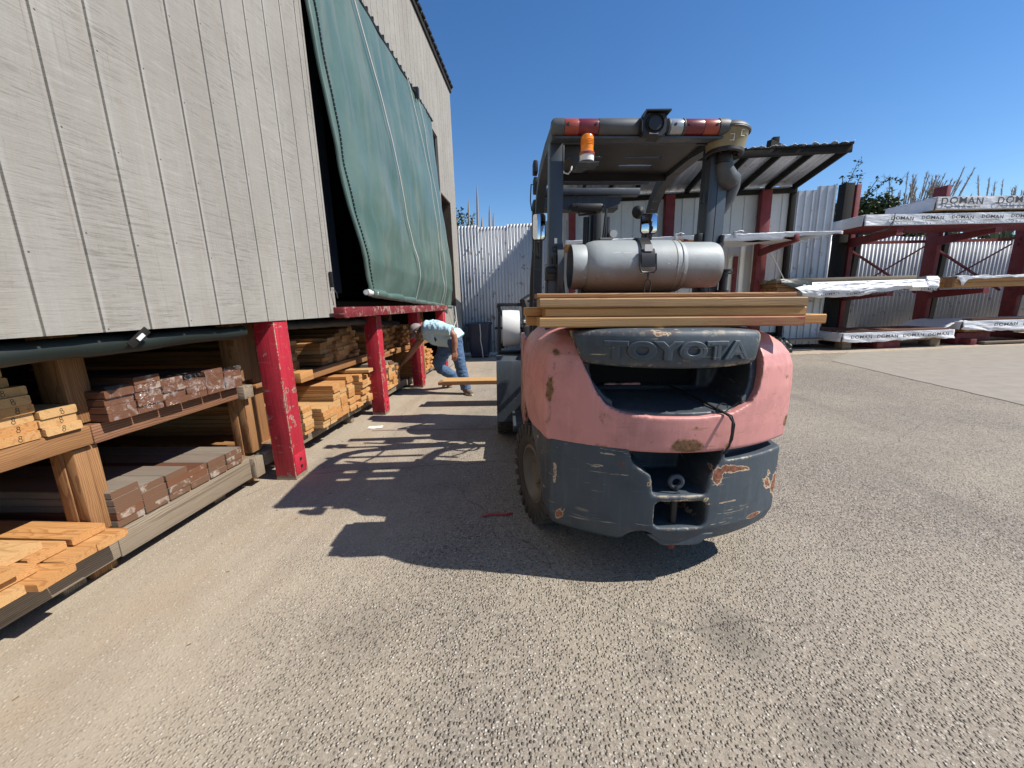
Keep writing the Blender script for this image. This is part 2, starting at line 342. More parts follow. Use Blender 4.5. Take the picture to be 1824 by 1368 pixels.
def m_ground():
    k = NT('exposed_aggregate_pavement'); o = k.obj(); s = k.sep(o)
    big = k.noise(.55, 6, .6); mid = k.noise(3.1, 5, .6); fine = k.noise(90, 4, .7)
    vo = k.n('TexVoronoi', Vector=o, Scale=84.0, Randomness=1.0); vo2 = k.n('TexVoronoi', Vector=o, Scale=170.0)
    cell = k.sep(vo.outputs['Color'])[0]; cell2 = k.sep(vo2.outputs['Color'])[1]
    # near the building the surface is worn and dusty, further out the stones show
    dust = k.math('ADD', k.math('MULTIPLY', k.math('ADD', s[0], .35), -.62), k.math('MULTIPLY', k.math('SUBTRACT', mid, .5), 1.1))
    dust = k.ramp(dust, [(.0, 0), (.75, 1)])
    stone = k.ramp(cell, [(0, (.05, .046, .043)), (.15, (.14, .125, .105)), (.30, (.275, .235, .185)), (.7, (.35, .31, .25)), (.88, (.44, .395, .33)), (.975, (.66, .63, .57))], 'CONSTANT')
    grit = k.ramp(cell2, [(0, (.20, .175, .145)), (.4, (.28, .24, .195)), (.8, (.36, .315, .26)), (.95, (.5, .47, .41))], 'CONSTANT')
    inst = k.ramp(vo.outputs['Distance'], [(.40, 1), (.52, 0)])
    c = k.mix(inst, grit, stone)
    c = k.mix(k.ramp(fine, [(.35, .5), (.65, 0)]), c, (.13, .11, .095))
    smooth = k.mix(k.ramp(k.noise(38, 6, .75), [(.3, 0), (.7, 1)]), (.335, .275, .20), (.46, .39, .30))
    streak = k.noise(1, 5, .6, .4, vec=k.map((5, .45, 1), (0, 0, R(4))))
    smooth = k.mix(k.ramp(streak, [(.42, .45), (.58, 0)]), smooth, (.225, .175, .125))
    c = k.mix(k.math('MULTIPLY', dust, .68), c, smooth)
    pit = k.math('MULTIPLY', k.ramp(k.sep(vo.outputs['Color'])[1], [(.0, 1), (.04, 1), (.045, 0)], 'CONSTANT'), k.ramp(vo.outputs['Distance'], [(.20, .6), (.38, 0)]))
    c = k.mix(pit, c, (.085, .072, .06))
    pale_specks = k.math('MULTIPLY', k.ramp(k.sep(vo.outputs['Color'])[2], [(.0, 0), (.945, 0), (.95, 1)], 'CONSTANT'), k.ramp(vo.outputs['Distance'], [(.22, .7), (.40, 0)]))  # scattered pale stones
    c = k.mix(pale_specks, c, (.66, .61, .53))
    c = k.mix(k.ramp(big, [(.38, .05), (.66, .55)]), c, (.40, .345, .262))
    c = k.mix(k.ramp(k.noise(.9, 6, .65, vec=k.map(loc=(7, 3, 0))), [(.55, 0), (.75, .35)]), c, (.13, .115, .10))
    # rust coloured run-off along the rack
    rs = k.math('SUBTRACT', 1.0, k.math('MULTIPLY', k.math('ABSOLUTE', k.math('ADD', s[0], 1.75)), 1.6))
    c = k.mix(k.math('MULTIPLY', k.ramp(rs, [(0, 0), (1, .32)]), k.ramp(k.noise(2.3, 5), [(.4, 0), (.65, 1)])), c, (.30, .20, .115))
    # oil spots
    for (x, y, r, a) in ((.75, 1.42, .20, .55), (.45, 1.25, .12, .3), (-.75, 1.35, .22, .25), (2.6, 2.3, .3, .2), (.9, 1.0, .12, .3)):
        d = k.n('VectorMath', {'operation': 'DISTANCE'}, i0=o, i1=(x, y, 0)).outputs['Value']
        d = k.math('ADD', d, k.math('MULTIPLY', k.math('SUBTRACT', mid, .5), .35))
        c = k.mix(k.ramp(d, [(0, a), (r, 0)]), c, (.07, .068, .062))
    wv = k.n('VectorMath', {'operation': 'ADD'}, i0=o, i1=k.n('VectorMath', {'operation': 'SCALE'}, i0=k.n('TexNoise', Vector=o, Scale=2.2, Detail=5.0).outputs['Color'], Scale=.28).outputs[0]).outputs[0]
    ck = k.n('TexVoronoi', {'feature': 'DISTANCE_TO_EDGE'}, Vector=wv, Scale=.42).outputs['Distance']
    cm = k.math('MULTIPLY', k.ramp(ck, [(.0, .45), (.001, .35), (.0024, 0)]), k.ramp(k.noise(.8, 4, .6, vec=k.map(loc=(2, 9, 0))), [(.46, 0), (.56, 1)]))
    c = k.mix(cm, c, (.06, .052, .045))
    tt = k.noise(1, 4, .55, .3, vec=k.map((2.6, .22, 1), (0, 0, R(-38)), (4, 0, 0)))
    c = k.mix(k.ramp(tt, [(.58, 0), (.70, .22)]), c, (.13, .12, .105))
    h = k.math('ADD', k.math('MULTIPLY', k.ramp(vo.outputs['Distance'], [(.1, 1), (.5, 0)]), k.math('SUBTRACT', 1.0, k.math('MULTIPLY', dust, .75))), k.math('MULTIPLY', fine, .5))
    h = k.math('SUBTRACT', h, k.math('MULTIPLY', pit, .6)); k.bump(h, .95, .008)
    return k.done(c, .8, 0, .3)
M['ground'] = m_ground()
def m_dirt():
    k = NT('dry_sandy_dirt'); n = k.noise(9, 8, .7)
    c = k.ramp(n, [(.3, (.26, .20, .14)), (.5, (.40, .33, .25)), (.7, (.50, .43, .34))])
    k.bump(n, .8, .03); return k.done(c, .95, 0, .1)
M['dirt'] = m_dirt()
def m_curtain():
    k = NT('green_vinyl_curtain'); 
    st = k.noise(1, 5, .6, .4, vec=k.map((2, 7, .8))); b = k.noise(1.6, 6, .6)
    c = k.mix(k.ramp(b, [(.3, 0), (.7, 1)]), (.062, .112, .094), (.10, .152, .13))
    c = k.mix(k.ramp(st, [(.48, 0), (.72, .75)]), c, (.175, .188, .163))
    c = k.mix(k.ramp(k.noise(7, 6, .7), [(.55, 0), (.75, .35)]), c, (.04, .08, .068))
    k.bump(k.math('ADD', k.noise(1, 4, .55, .6, vec=k.map((1, 4, .9), (R(14), 0, 0))), k.math('MULTIPLY', k.noise(16, 4, .6), .12)), .35, .03)
    return k.done(c, .38, 0, .5)
M['curtain'] = m_curtain()
def m_galv(name, base, rust=.0, metal=.3, rough=.42):
    k = NT(name); n = k.noise(2.0, 6, .6); v = k.noise(1, 4, .6, vec=k.map((9, 9, 1.0)))
    c = k.mix(n, tuple(x * .8 for x in base), tuple(min(1, x * 1.12) for x in base))
    c = k.mix(k.ramp(v, [(.5, 0), (.75, .45)]), c, tuple(x * .62 for x in base))
    c = k.mix(k.ramp(k.noise(5.5, 7, .65), [(.66 - rust, 0), (.70 - rust, .7)]), c, (.20, .13, .085))
    vo = k.n('TexVoronoi', Vector=k.map((1, 1, 1)), Scale=2.2).outputs['Distance']
    c = k.mix(k.ramp(vo, [(.012, .9), (.022, 0)]), c, (.10, .07, .05))
    return k.done(c, k.ramp(n, [(.3, rough), (.7, rough + .15)]), metal, .5)
M['galv'] = m_galv('corrugated_galvanised', (.50, .52, .55), .05, .15)
M['panel'] = m_galv('pale_painted_panel', (.58, .59, .58), .0, .05)
def m_wrap():
    k = NT('white_lumber_wrap'); n = k.noise(3, 6, .65, .5)
    c = k.mix(n, (.56, .57, .59), (.70, .705, .715))
    c = k.mix(k.ramp(k.noise(7, 6, .7), [(.56, 0), (.72, .4)]), c, (.40, .39, .38))
    k.bump(k.math('ADD', k.noise(1, 4, .6, .6, vec=k.map((2.5, 3, 9), (0, R(14), 0))), k.math('MULTIPLY', n, .3)), .5, .05); return k.done(c, .45, 0, .4)
M['wrap'] = m_wrap()
def m_tank():
    k = NT('old_aluminium_cylinder'); n = k.noise(3, 7, .65); s = k.sep(k.obj())
    c = k.mix(n, (.22, .25, .26), (.36, .39, .40))
    c = k.mix(k.ramp(k.noise(9, 7, .7, .4), [(.56, 0), (.72, .6)]), c, (.24, .21, .19))
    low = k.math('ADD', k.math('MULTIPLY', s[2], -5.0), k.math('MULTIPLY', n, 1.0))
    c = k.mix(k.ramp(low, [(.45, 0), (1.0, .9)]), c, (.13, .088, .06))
    c = k.mix(k.ramp(k.noise(22, 4, .6), [(.70, 0), (.72, .9)]), c, (.09, .06, .045))
    sc_ = k.noise(1, 3, .7, .8, vec=k.map((8, 60, 60), (0, .5, .3))); c = k.mix(k.ramp(sc_, [(.68, 0), (.7, .6)]), c, (.62, .63, .63))
    k.bump(k.noise(9, 5), .2, .01); return k.done(c, .55, .1, .4)
M['tank'] = m_tank()
def m_film():
    k = NT('clear_plastic_film'); k.t.nodes.remove(k.b)
    n = k.noise(9, 6, .7, 1.2)
    g = k.n('BsdfGlossy', Roughness=.16); d = k.n('BsdfDiffuse', Color=(.8, .8, .8, 1)); t = k.n('BsdfTransparent')
    bp = k.n('Bump', Height=n, Strength=.8, Distance=.02); k.set(g, 'Normal', bp)
    a = k.n('MixShader', Fac=k.ramp(n, [(.52, .0), (.78, .4)])); k.set(a, 'i1', t); k.set(a, 'i2', d)
    b = k.n('MixShader', Fac=.07); k.set(b, 'i1', a); k.set(b, 'i2', g)
    k.t.links.new(b.outputs[0], k.out.inputs[0]); return k.m
M['film'] = m_film()
def m_leaf(name, c1, c2):
    k = NT(name); rnd = k.noise(2.5, 4, .6)
    c = k.mix(rnd, c1, c2); k.set(k.b, 'Subsurface_Weight', 0.0); return k.done(c, .6, 0, .3)
M['leaf'] = m_leaf('shrub_leaves', (.030, .052, .018), (.10, .125, .045))
M['plume'] = m_leaf('dry_plume', (.30, .22, .15), (.44, .35, .25))
def m_bark(): return wood('twig_bark', (.10, .075, .05), (.12, .09, .06), (.05, .035, .025))
M['bark'] = m_bark()
# ------------------------------------------------------------------ camera, sun, sky
cam = bpy.data.cameras.new('camera'); co = bpy.data.objects.new('camera', cam); COL.objects.link(co)
cam.sensor_width = 36; cam.lens = 36 * 700 / 1824; cam.clip_start = .02; cam.clip_end = 3000
Yc = Vector((48, -144, 700)).normalized(); Dn = Vector((104, 3502, 700)); Dn = (Dn - Yc * Dn.dot(Yc)).normalized(); Zc = -Dn; Xc = Yc.cross(Zc)
RW = Matrix((Xc, Yc, Zc))                 # photo axes (right, down, forward) to the yard's axes
rx, ry, rz = RW.col[0], -RW.col[1], -RW.col[2]
co.matrix_world = Matrix(((rx.x, ry.x, rz.x, 0), (rx.y, ry.y, rz.y, 0), (rx.z, ry.z, rz.z, 1.32), (0, 0, 0, 1)))
sc.camera = co
SUN_EL = R(48.3); SUN_DIR = Vector((.992 * math.cos(SUN_EL), -.125 * math.cos(SUN_EL), math.sin(SUN_EL))).normalized()
sl = bpy.data.lights.new('sun', 'SUN'); so = bpy.data.objects.new('sun', sl); COL.objects.link(so)
sl.energy = 5.0; sl.angle = R(.5); sl.color = (1.0, .945, .86); so.rotation_euler = SUN_DIR.to_track_quat('Z', 'Y').to_euler()
w = bpy.data.worlds.new('World'); sc.world = w; w.use_nodes = True
bg = w.node_tree.nodes['Background']; sky = w.node_tree.nodes.new('ShaderNodeTexSky'); sky.sky_type = 'NISHITA'; sky.sun_disc = False
sky.sun_elevation = SUN_EL; sky.sun_rotation = math.atan2(SUN_DIR.x, SUN_DIR.y); sky.altitude = 0; sky.air_density = 1.0; sky.dust_density = .05; sky.ozone_density = 3.5
hs = w.node_tree.nodes.new('ShaderNodeHueSaturation'); hs.inputs['Saturation'].default_value = 1.22; hs.inputs['Hue'].default_value = .504; w.node_tree.links.new(sky.outputs[0], hs.inputs['Color']); w.node_tree.links.new(hs.outputs[0], bg.inputs[0]); bg.inputs[1].default_value = .105
sc.view_settings.view_transform = 'Standard'; sc.view_settings.look = 'None'; sc.view_settings.exposure = .48; sc.view_settings.gamma = 1

# ------------------------------------------------------------------ ground
g = MB(); g.box(-260, 260, -160, 400, -.4, 0); struct(g.build('ground', M['ground'], smooth=False))
d = MB()
pts = [(1.6, 10.05), (3.2, 9.6), (4.6, 9.5), (5.8, 9.35), (7.2, 9.5), (9, 9.7), (10.5, 9.95), (13, 10.2), (20, 11.2)]
top = [(x, y + .12 * math.sin(x * 3.1)) for x, y in pts]
d.v = [(x, y, .004) for x, y in top] + [(x, y + 6, .004) for x, y in top]
n_ = len(top); d.f = [(i, i + 1, n_ + i + 1, n_ + i) for i in range(n_ - 1)]
struct(d.build('dirt_ground', M['dirt'], smooth=False))
def strip(name, a, b, wd, mat, z, wob=.0, n=24):
    a = Vector(a); b = Vector(b); t = (b - a).normalized(); s_ = Vector((-t.y, t.x)); m = MB()
    L_ = []; R_ = []
    for i in range(n + 1):
        p = a.lerp(b, i / n) + s_ * (wob * fbm(i * .7 + a.x, a.y)); q = wd * (.75 + .5 * abs(fbm(i * 1.3, 5 + a.y)))
        L_.append((p.x + s_.x * q / 2, p.y + s_.y * q / 2, z)); R_.append((p.x - s_.x * q / 2, p.y - s_.y * q / 2, z))
    m.v = L_ + R_; k = n + 1; m.f = [(i, i + 1, k + i + 1, k + i) for i in range(n)]
    return struct(m.build(name, mat, smooth=False))
M['joint'] = simple('dark_joint_filler', (.07, .062, .055), .9, 0, .3, 20)
M['faint_paint'] = simple('worn_red_line_paint', (.27, .19, .15), .85, 0, .3, 30)
strip('pavement_joint', (5.88, 8.30), (5.4, 2.8), .018, M['joint'], .004, .03)
strip('pavement_crack', (-1.9, 2.9), (.9, 3.35), .006, M['joint'], .004, .05, 40)
strip('painted_line', (-1.85, 4.02), (1.2, 4.10), .03, M['faint_paint'], .004, .03, 30)

m = MB(); e_ = [(5.88, 8.30), (5.57, 4.78), (5.3, 1.5), (30, 0), (30, 13), (13, 10.4), (10.5, 10.1), (9, 9.85), (7.2, 9.6)]
m.add([(x, y, .0035) for x, y in e_], [tuple(range(len(e_)))])
M['slab'] = simple('smooth_pale_concrete', (.262, .232, .19), .85, 0, .28, 5.2, bump=.4)
struct(m.build('concrete_slab', M['slab'], smooth=False))
# ------------------------------------------------------------------ warehouse
WX = -1.93; WB = 1.25; WT = 6.12
bld = thing('warehouse', 'tall weathered grey plank sided lumber warehouse with a green curtain opening', 'building', (WX, 0, 0))
def siding(y0, y1, z0, z1, name='siding', x=0.0, mat=None):
    m = MB(); ys = [(y0, 0)]
    k = math.ceil((y0 - .115) / .217)
    while k * .217 + .115 < y1:
        c = k * .217 + .115
        if c - .006 > y0 and c + .006 < y1: ys += [(c - .006, 0), (c - .0045, -.011), (c + .0045, -.011), (c + .006, 0)]
        k += 1
    ys.append((y1, 0)); n = len(ys)
    m.v = [(x + dx, y, z0) for y, dx in ys] + [(x + dx, y, z1) for y, dx in ys] + [(x - .05, y0, z0), (x - .05, y1, z0), (x - .05, y0, z1), (x - .05, y1, z1)]
    b = 2 * n
    m.f = [(i, i + 1, n + i + 1, n + i) for i in range(n - 1)] + [(b, 0, n, b + 2), (n - 1, b + 1, b + 3, 2 * n - 1), (b + 1, b, b + 2, b + 3)]
    m.f += [tuple(list(range(n))[::-1] + [b, b + 1]), tuple(list(range(n, 2 * n)) + [b + 3, b + 2])]
    return m.build(name, mat or M['siding'], bld, smooth=False)
siding(-6, 3.66, WB, WT); siding(3.66, 8.36, 4.56, WT); siding(8.36, 9.85, 3.56, WT); siding(9.26, 9.85, 0, 3.56); siding(8.30, 8.38, WB, 3.56)
siding(8.20, 9.26, .02, 1.32, x=-.03)
m = MB(); m.box(-.62, -.56, 8.38, 9.26, 1.32, 3.56)
for i in range(6): m.box(-.56, -.545, 8.39 + i * .145, 8.52 + i * .145, 1.33, 3.55, .004)
m.build('door', M['door_wood_z'], bld)
m = MB(); m.box(-.56, -.052, 8.36, 8.38, 1.32, 3.56); m.box(-.56, -.004, 9.24, 9.258, 1.32, 3.558); m.box(-.56, -.006, 8.38, 9.24, 3.54, 3.558)
m.build('door_frame', M['door_wood_z'], bld)
m = MB()
m.box(-.36, .045, -6.1, 9.95, WT + .005, WT + .05)
k = -6.0
while k < 9.9: m.bar((.045, k, WT + .03), (.06, k + .12, WT + .03), .03, .035); k += .2
m.box(-.03, .03, -6.05, 9.9, WT - .10, WT + .004)
m.build('roof_eave', M['black_timber'], bld)
# shell behind the siding: floor of the loft (roof of the racks), back and end walls
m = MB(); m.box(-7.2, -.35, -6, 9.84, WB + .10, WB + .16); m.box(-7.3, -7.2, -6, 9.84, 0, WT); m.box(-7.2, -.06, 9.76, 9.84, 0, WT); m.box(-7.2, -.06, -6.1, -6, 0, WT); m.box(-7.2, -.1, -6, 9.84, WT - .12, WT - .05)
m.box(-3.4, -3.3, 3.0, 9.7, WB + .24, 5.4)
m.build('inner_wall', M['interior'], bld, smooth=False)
m = MB(); m.box(-.30, -.20, 3.70, 4.25, WB + .24, 5.2)
m.build('inner_partition', M['gunmetal'], bld)
m = MB(); m.box(-.052, .004, 3.66, 3.69, WB, 4.56); m.build('opening_trim', M['siding'], bld, smooth=False)
m = MB(); m.bar((.02, 3.63, 1.52), (.02, 3.63, 1.66), .03, .02, bev=.004); m.tube([(.03, 3.63, 1.50), (.05, 3.64, 1.47), (.05, 3.65, 1.42)], .006, 6)
m.build('latch', M['darkmetal'], bld)
# dark rolled tarp tucked under the siding
def rolled(y0, y1, z0, z1, r0, r1, x0, name, label):
    m = MB(); P = []; rr = []
    for i in range(31):
        t = i / 30; P.append((x0 + .012 * fbm(t * 6, 2), y0 + (y1 - y0) * t, z0 + (z1 - z0) * t + .008 * fbm(t * 8, 7))); rr.append((r0 + (r1 - r0) * t) * (1 + .14 * fbm(t * 9, 4)))
    m.tube(P, rr, 14); return tag(m.build(name, M['darktarp']), label, 'tarp')
rolled(.2, 2.56, 1.184, 1.192, .055, .040, -2.015, 'rolled_tarp', 'dark green rolled tarp hanging under the siding left of the nearest red post')
rolled(2.98, 4.55, 1.205, 1.17, .036, .04, -2.06, 'rolled_tarp', 'dark green rolled tarp under the siding between nearest and second red posts')
rolled(5.2, 6.3, 1.12, 1.05, .05, .06, -2.30, 'rolled_tarp', 'slack rolled tarp sagging under the red beam behind the second red post')
m = MB(); m.bar((.03, .025, -.012), (.012, -.06, -.085), .038, .010, up=(1, 0, 0), bev=.003)
t = thing('hanging_tag', 'dark hanging plate with a pale sticker at the siding bottom edge above rack post', 'tag', (-1.955, 1.80, 1.262))
m.build('plate', M['black_timber'], t)
m = MB(); m.bar((.029, .0, -.034), (.024, -.028, -.058), .017, .013, up=(1, 0, 0)); m.build('sticker', M['label_white'], t)
# green curtain
def curt(u, v):       # u along the opening, v from top to bottom
    yt = 3.66 + u * (7.86 - 3.66); yb = 4.09 + u * (8.46 - 4.09)
    zt = 4.60 + .03 * u; zb = 1.50 - .185 * u
    y = yt + (yb - yt) * (v if u > .3 else v + (v ** 1.5 - v) * (1 - u / .3) * .5)
    z = zt + (zb - zt) * v
    bul = math.sin(min(1, v * 1.05) * math.pi * .5) ** 1.3
    bul = bul * (.35 + .65 * v) if u < .5 else bul
    x = WX + .03 + bul * (.17 - .08 * u) + .09 * max(0, math.sin(v * math.pi)) * math.sin(u * math.pi) ** .8 - .05 * math.exp(-u / .06) * math.sin(v * math.pi)
    fold = .05 * math.exp(-((u - .075) / .035) ** 2) + .03 * math.exp(-((u - .2) / .05) ** 2) - .035 * math.exp(-((u - .13) / .03) ** 2)
    x += fold * (.35 + .65 * v) + (.022 * math.sin(u * 30 + v * 3.0 + 3 * fbm(u * 4, v * 2)) + .05 * fbm(u * 6 + 1.2 * v, v * 2.6, 3)) * (.25 + .75 * v)
    x += .05 * fbm(u * 14 - v * 3, v * 6, 9) * max(0, v - .55)
    if v > .9: x -= .10 * (v - .9) / .1 * (.5 + .5 * u)
    return (x, y, z)
cur = thing('curtain', 'large sagging green vinyl curtain hung over the upper warehouse opening', 'curtain', (0, 0, 0))
m = MB(); m.grid(curt, 110, 110); o = m.build('curtain_sheet', M['curtain'], cur, fix=False)
sm = o.modifiers.new('thick', 'SOLIDIFY'); sm.thickness = .004
m = MB(); P = [Vector(curt(0, i / 60)) + Vector((.012, -.012, 0)) for i in range(61)]; m.tube(P, .022, 10); m.build('edge_hem', M['curtain'], cur)
m = MB()
for i in range(90):
    p = Vector(curt(.018, i / 90)) + Vector((.012, 0, 0)); m.box(p.x - .008, p.x + .004, p.y - .008, p.y + .008, p.z - .012, p.z + .012)
m.build('lacing', M['wire'], cur)
m = MB(); P = [Vector(curt(i / 40, .997)) + Vector((.0, 0, -.03)) for i in range(41)]; m.tube(P, [.045 - .012 * i / 40 + .004 * math.sin(i) for i in range(41)], 12); m.build('rolled_hem', M['curtain'], cur)
m = MB(); p = Vector(curt(0, 1)); m.tube([p + Vector((.0, -.11, -.02)), p + Vector((0, .3, -.03))], .032, 14, caps=False); m.tube([p + Vector((.0, -.11, -.02)), p + Vector((0, .3, -.03))], .026, 14)
m.build('hem_pipe', M['white_plastic'], cur)
for u0, u1, rr, off in ((.205, .41, .009, .035), (.655, .775, .006, .028), (.80, .80, .004, .022)):
    m = MB(); P = [Vector(curt(u0 + (u1 - u0) * (i / 40) ** .9 * (1 - .12 * (i / 40) ** 6), min(1, i / 40))) + Vector((off, -.01, 0)) for i in range(41)]
    m.tube(P, rr, 8); m.build('rope', M['rope'], cur)
m = MB(); m.tube([(WX + .035, 3.75, 4.615), (WX + .035, 5.6, 4.60), (WX + .035, 7.9, 4.645)], .017, 8)
for i in range(26): m.box(WX, WX + .05, 3.8 + i * .16, 3.815 + i * .16, 4.60, 4.66)
m.box(WX, WX + .09, 6.85, 6.91, 4.56, 4.70); m.build('top_rail', M['darkmetal'], cur)
# ropes tied at the far corner
m = MB(); m.tube([(-1.90, 8.52, 1.30), (-1.88, 8.9, .98), (-1.89, 8.6, .8)], .008, 6); m.tube([(-1.89, 8.95, 1.30), (-1.88, 9.1, .7), (-1.88, 9.25, .05)], .010, 6); m.tube([(-1.89, 8.93, 1.30), (-1.87, 8.98, .6), (-1.88, 9.35, .02)], .007, 6)
tag(m.build('hanging_rope', M['rope']), 'pale ropes hanging below the far bottom corner of the green curtain', 'rope')
# red posts and beam
def post(y, label, dy=.16, h=WB):
    t = thing('red_post', label, 'post', (-1.94, y, 0), group='red posts under the warehouse overhang')
    m = MB(); m.box(-.165, 0, -dy / 2 + .012, dy / 2 + .012, .03, h, .005); fn_ = []
    for f in m.f:
        a, b_, c_ = (Vector(m.v[i]) for i in f[:3]); nn = (b_ - a).cross(c_ - a); nn = nn.normalized() if nn.length > 1e-12 else Vector((1, 1, 1)); fn_.append(0 if max(abs(q) for q in nn) > .985 else 1)
    m.m = fn_; m.build('shaft', None, t, mats=[M['red'], M['red_edge']])
    m = MB(); m.box(-.163, -.002, -dy / 2 + .014, dy / 2 + .010, 0, .03); m.build('bare_foot', M['weathered'], t)
    m = MB(); m.box(-.03, .006, -dy / 2 + .02, dy / 2 + .004, .035, .20, .003); 
    m.build('base_bracket', M['red'], t)
    m = MB()
    for zz in (.09, .15): m.tube([(.004, .01, zz), (.011, .01, zz)], .013, 8)
    m.build('bolt', M['darkmetal'], t)
post(2.85, 'nearest and largest red painted wooden post holding up the grey siding'); post(4.70, 'second red wooden post, shadowed at its foot, under red beam start', .15, 1.225); post(6.33, 'third red post beside the brown board, behind the bending man', .14, 1.225); post(8.05, 'farthest red post at the end of the red beam behind the man', .16, 1.225)
m = MB(); m.box(.045, .15, 3.55, 7.75, 1.24, 1.338, .006); m.box(-.20, .043, 3.67, 7.75, 1.245, 1.33); m.box(-.20, .02, 7.751, 8.30, 1.235, 1.335, .006)
tag(m.build('red_beam', M['red_worn_shaded'], loc=(-1.93, 0, 0)), 'peeling red horizontal beam resting on the red posts below the curtain', 'beam')
m = MB(); m.box(-.16, .01, 0, .05, .0, 1.0, .004)
tag(m.build('leaning_board', M['rackwood_z'], loc=(-1.945, 6.43, .12)), 'brown upright board fixed to the far side of the third red post', 'board')

# ------------------------------------------------------------------ lumber racks under the overhang
RX = -2.20
rk = thing('lumber_rack', 'brown and weathered timber lumber rack under the grey siding, left of red posts', 'rack', (RX, 0, 0))
def rbox(name, x0, x1, y0, y1, z0, z1, mat, bev=.006):
    dx, dy, dz = x1 - x0, y1 - y0, z1 - z0; ax = '_z' if dz > max(dx, dy) else ('_y' if dy > dx else '')
    m = MB(); m.box(x0, x1, y0, y1, z0, z1, bev); return m.build(name, M[mat + ax], rk)
rbox('base_beam', -.09, .0, -1.0, 1.695, .085, .245, 'weathered'); rbox('base_beam', -.085, -.004, 1.70, 2.66, .075, .235, 'weathered'); rbox('base_beam', -.10, .03, 2.665, 2.76, .07, .225, 'weathered')
rbox('shelf_beam', -.08, .0, -1.0, 1.70, .705, .800, 'rackwood'); rbox('shelf_beam', -.08, -.004, 1.706, 2.66, .700, .795, 'rackdark'); rbox('shelf_beam', -.10, .04, 2.665, 2.76, .690, .785, 'weathered')
for y in (1.60, 2.70):
    rbox('rack_post', -.19, -.05, y + .075, y + .185, .805, 1.36, 'rackwood'); rbox('rack_post', -.155, -.09, y + .02, y + .14, .0, .80, 'rackwood')
    rbox('rack_post', -.088, -.03 if y < 2 else -.02, y + .025, y + .135, .25, .695, 'rackwood')
rbox('shelf_deck', -2.6, -.085, -1, 2.75, .765, .796, 'rackwood'); rbox('base_deck', -2.6, -.095, -1, 2.75, .205, .236, 'rackwood')
for y in (.3, 1.5, 2.4): rbox('foot_block', -.3, -.10, y, y + .1, .0, .084, 'weathered')
rbox('ledger', -.12, -.02, 1.90, 2.0, 1.13, 1.175, 'rackwood')
rk2 = thing('lumber_rack', 'long timber lumber rack behind the red posts, stacked with orange boards', 'rack', (RX, 0, 0)); rk_a = rk; rk = rk2
rbox('shelf_beam', -.14, .0, 3.42, 3.63, .66, .755, 'fir'); rbox('shelf_beam', -.13, -.06, 3.635, 5.05, .645, .735, 'rackwood'); rbox('shelf_beam', -.13, -.07, 5.1, 6.9, .60, .68, 'rackwood'); rbox('shelf_beam', -.13, -.07, 6.95, 8.2, .60, .68, 'rackwood')
rbox('base_beam', -.09, .0, 3.05, 4.85, .10, .205, 'weathered'); rbox('base_beam', -.09, .0, 4.86, 6.25, .075, .17, 'weathered'); rbox('base_beam', -.09, .0, 6.26, 8.2, .05, .14, 'weathered')
rbox('base_beam', -.14, .02, 2.80, 3.04, .12, .23, 'weathered')
for y in (3.1, 4.86, 6.3, 8.1): rbox('rack_post', -.36, -.22, y, y + .1, .0, 1.36, 'rackwood')
for y in (3.3, 4.3, 5.4, 6.6, 7.9): rbox('foot_block', -.12, -.02, y, y + .07, .0, .074 if y < 6 else .049, 'weathered')
for y0, y1 in ((3.05, 4.85), (4.88, 6.28), (6.4, 8.08)):
    rbox('shelf_deck', -2.6, -.16, y0, y1, .690, .722, 'rackwood') if y0 < 4 else rbox('shelf_deck', -2.6, -.16, y0, y1, .625, .655, 'rackwood')
rbox('base_deck', -2.6, -.092, 3.05, 4.85, .17, .203, 'rackwood'); rbox('base_deck', -2.6, -.092, 4.87, 6.25, .135, .168, 'rackwood'); rbox('base_deck', -2.6, -.092, 6.27, 8.2, .105, .138, 'rackwood')

BOARDS = {}
def board_mesh(L, wd, th, r=.005):
    key = (round(L, 2), round(wd, 3), round(th, 3))
    if key not in BOARDS:
        h = wd / 2; poly = [(-h + r, 0), (h - r, 0), (h, r), (h, th - r), (h - r, th), (-h + r, th), (-h, th - r), (-h, r)]
        m = MB(); m.prism(poly, 'x', 0, -L); BOARDS[key] = m.mesh('board_%g_%g' % (L, wd), 50, False)
    return BOARDS[key]
def board(x, y, z, L, wd, th, mat, label, group, rot=(0, 0, 0), name='board'):
    o = put(name, board_mesh(L, wd, th), M[mat], None, (x, y, z), rot)
    return tag(o, label, 'board', group)
ORD = ['bottom', 'second', 'third', 'fourth', 'fifth', 'sixth', 'seventh', 'eighth', 'ninth', 'tenth', 'eleventh', 'twelfth', 'thirteenth']
NUM = ['first', 'second', 'third', 'fourth', 'fifth', 'sixth', 'seventh', 'eighth', 'ninth']
W_, T_ = .1445, .039
WORDS = {'fir': 'orange', 'pale': 'pale', 'rackwood': 'brown', 'greywood': 'greyed', 'redwood': 'dark brown'}
def stack(y0, z0, x0, heights, mats, where, L=2.3, wd=W_, th=T_, jx=.02, jy=.0, into=None):
    """columns of boards, ends towards the yard; heights = boards per column"""
    y = y0
    for c, h in enumerate(heights):
        cx = random.uniform(-jx, jx) * .5
        for k in range(h):
            mt = random.choice(mats)
            x = x0 + cx + random.uniform(-jx, jx)
            if into is not None: into.box(x - L, x, y + .002, y + wd - .002, z0 + k * (th + .0006), z0 + k * (th + .0006) + th, .004); continue
            row = (ORD[k] + (' from bottom' if k else ' board')) if k < h - 1 or h == 1 else 'topmost'
            board(x, y + wd / 2 + random.uniform(-jy, jy), z0 + k * (th + .0006), L, wd - .004, th, mt, f'{WORDS[mt]} board end, {row}, {NUM[c]} column, {where}', where, (0, 0, random.uniform(-.004, .004)))
        y += wd + .003
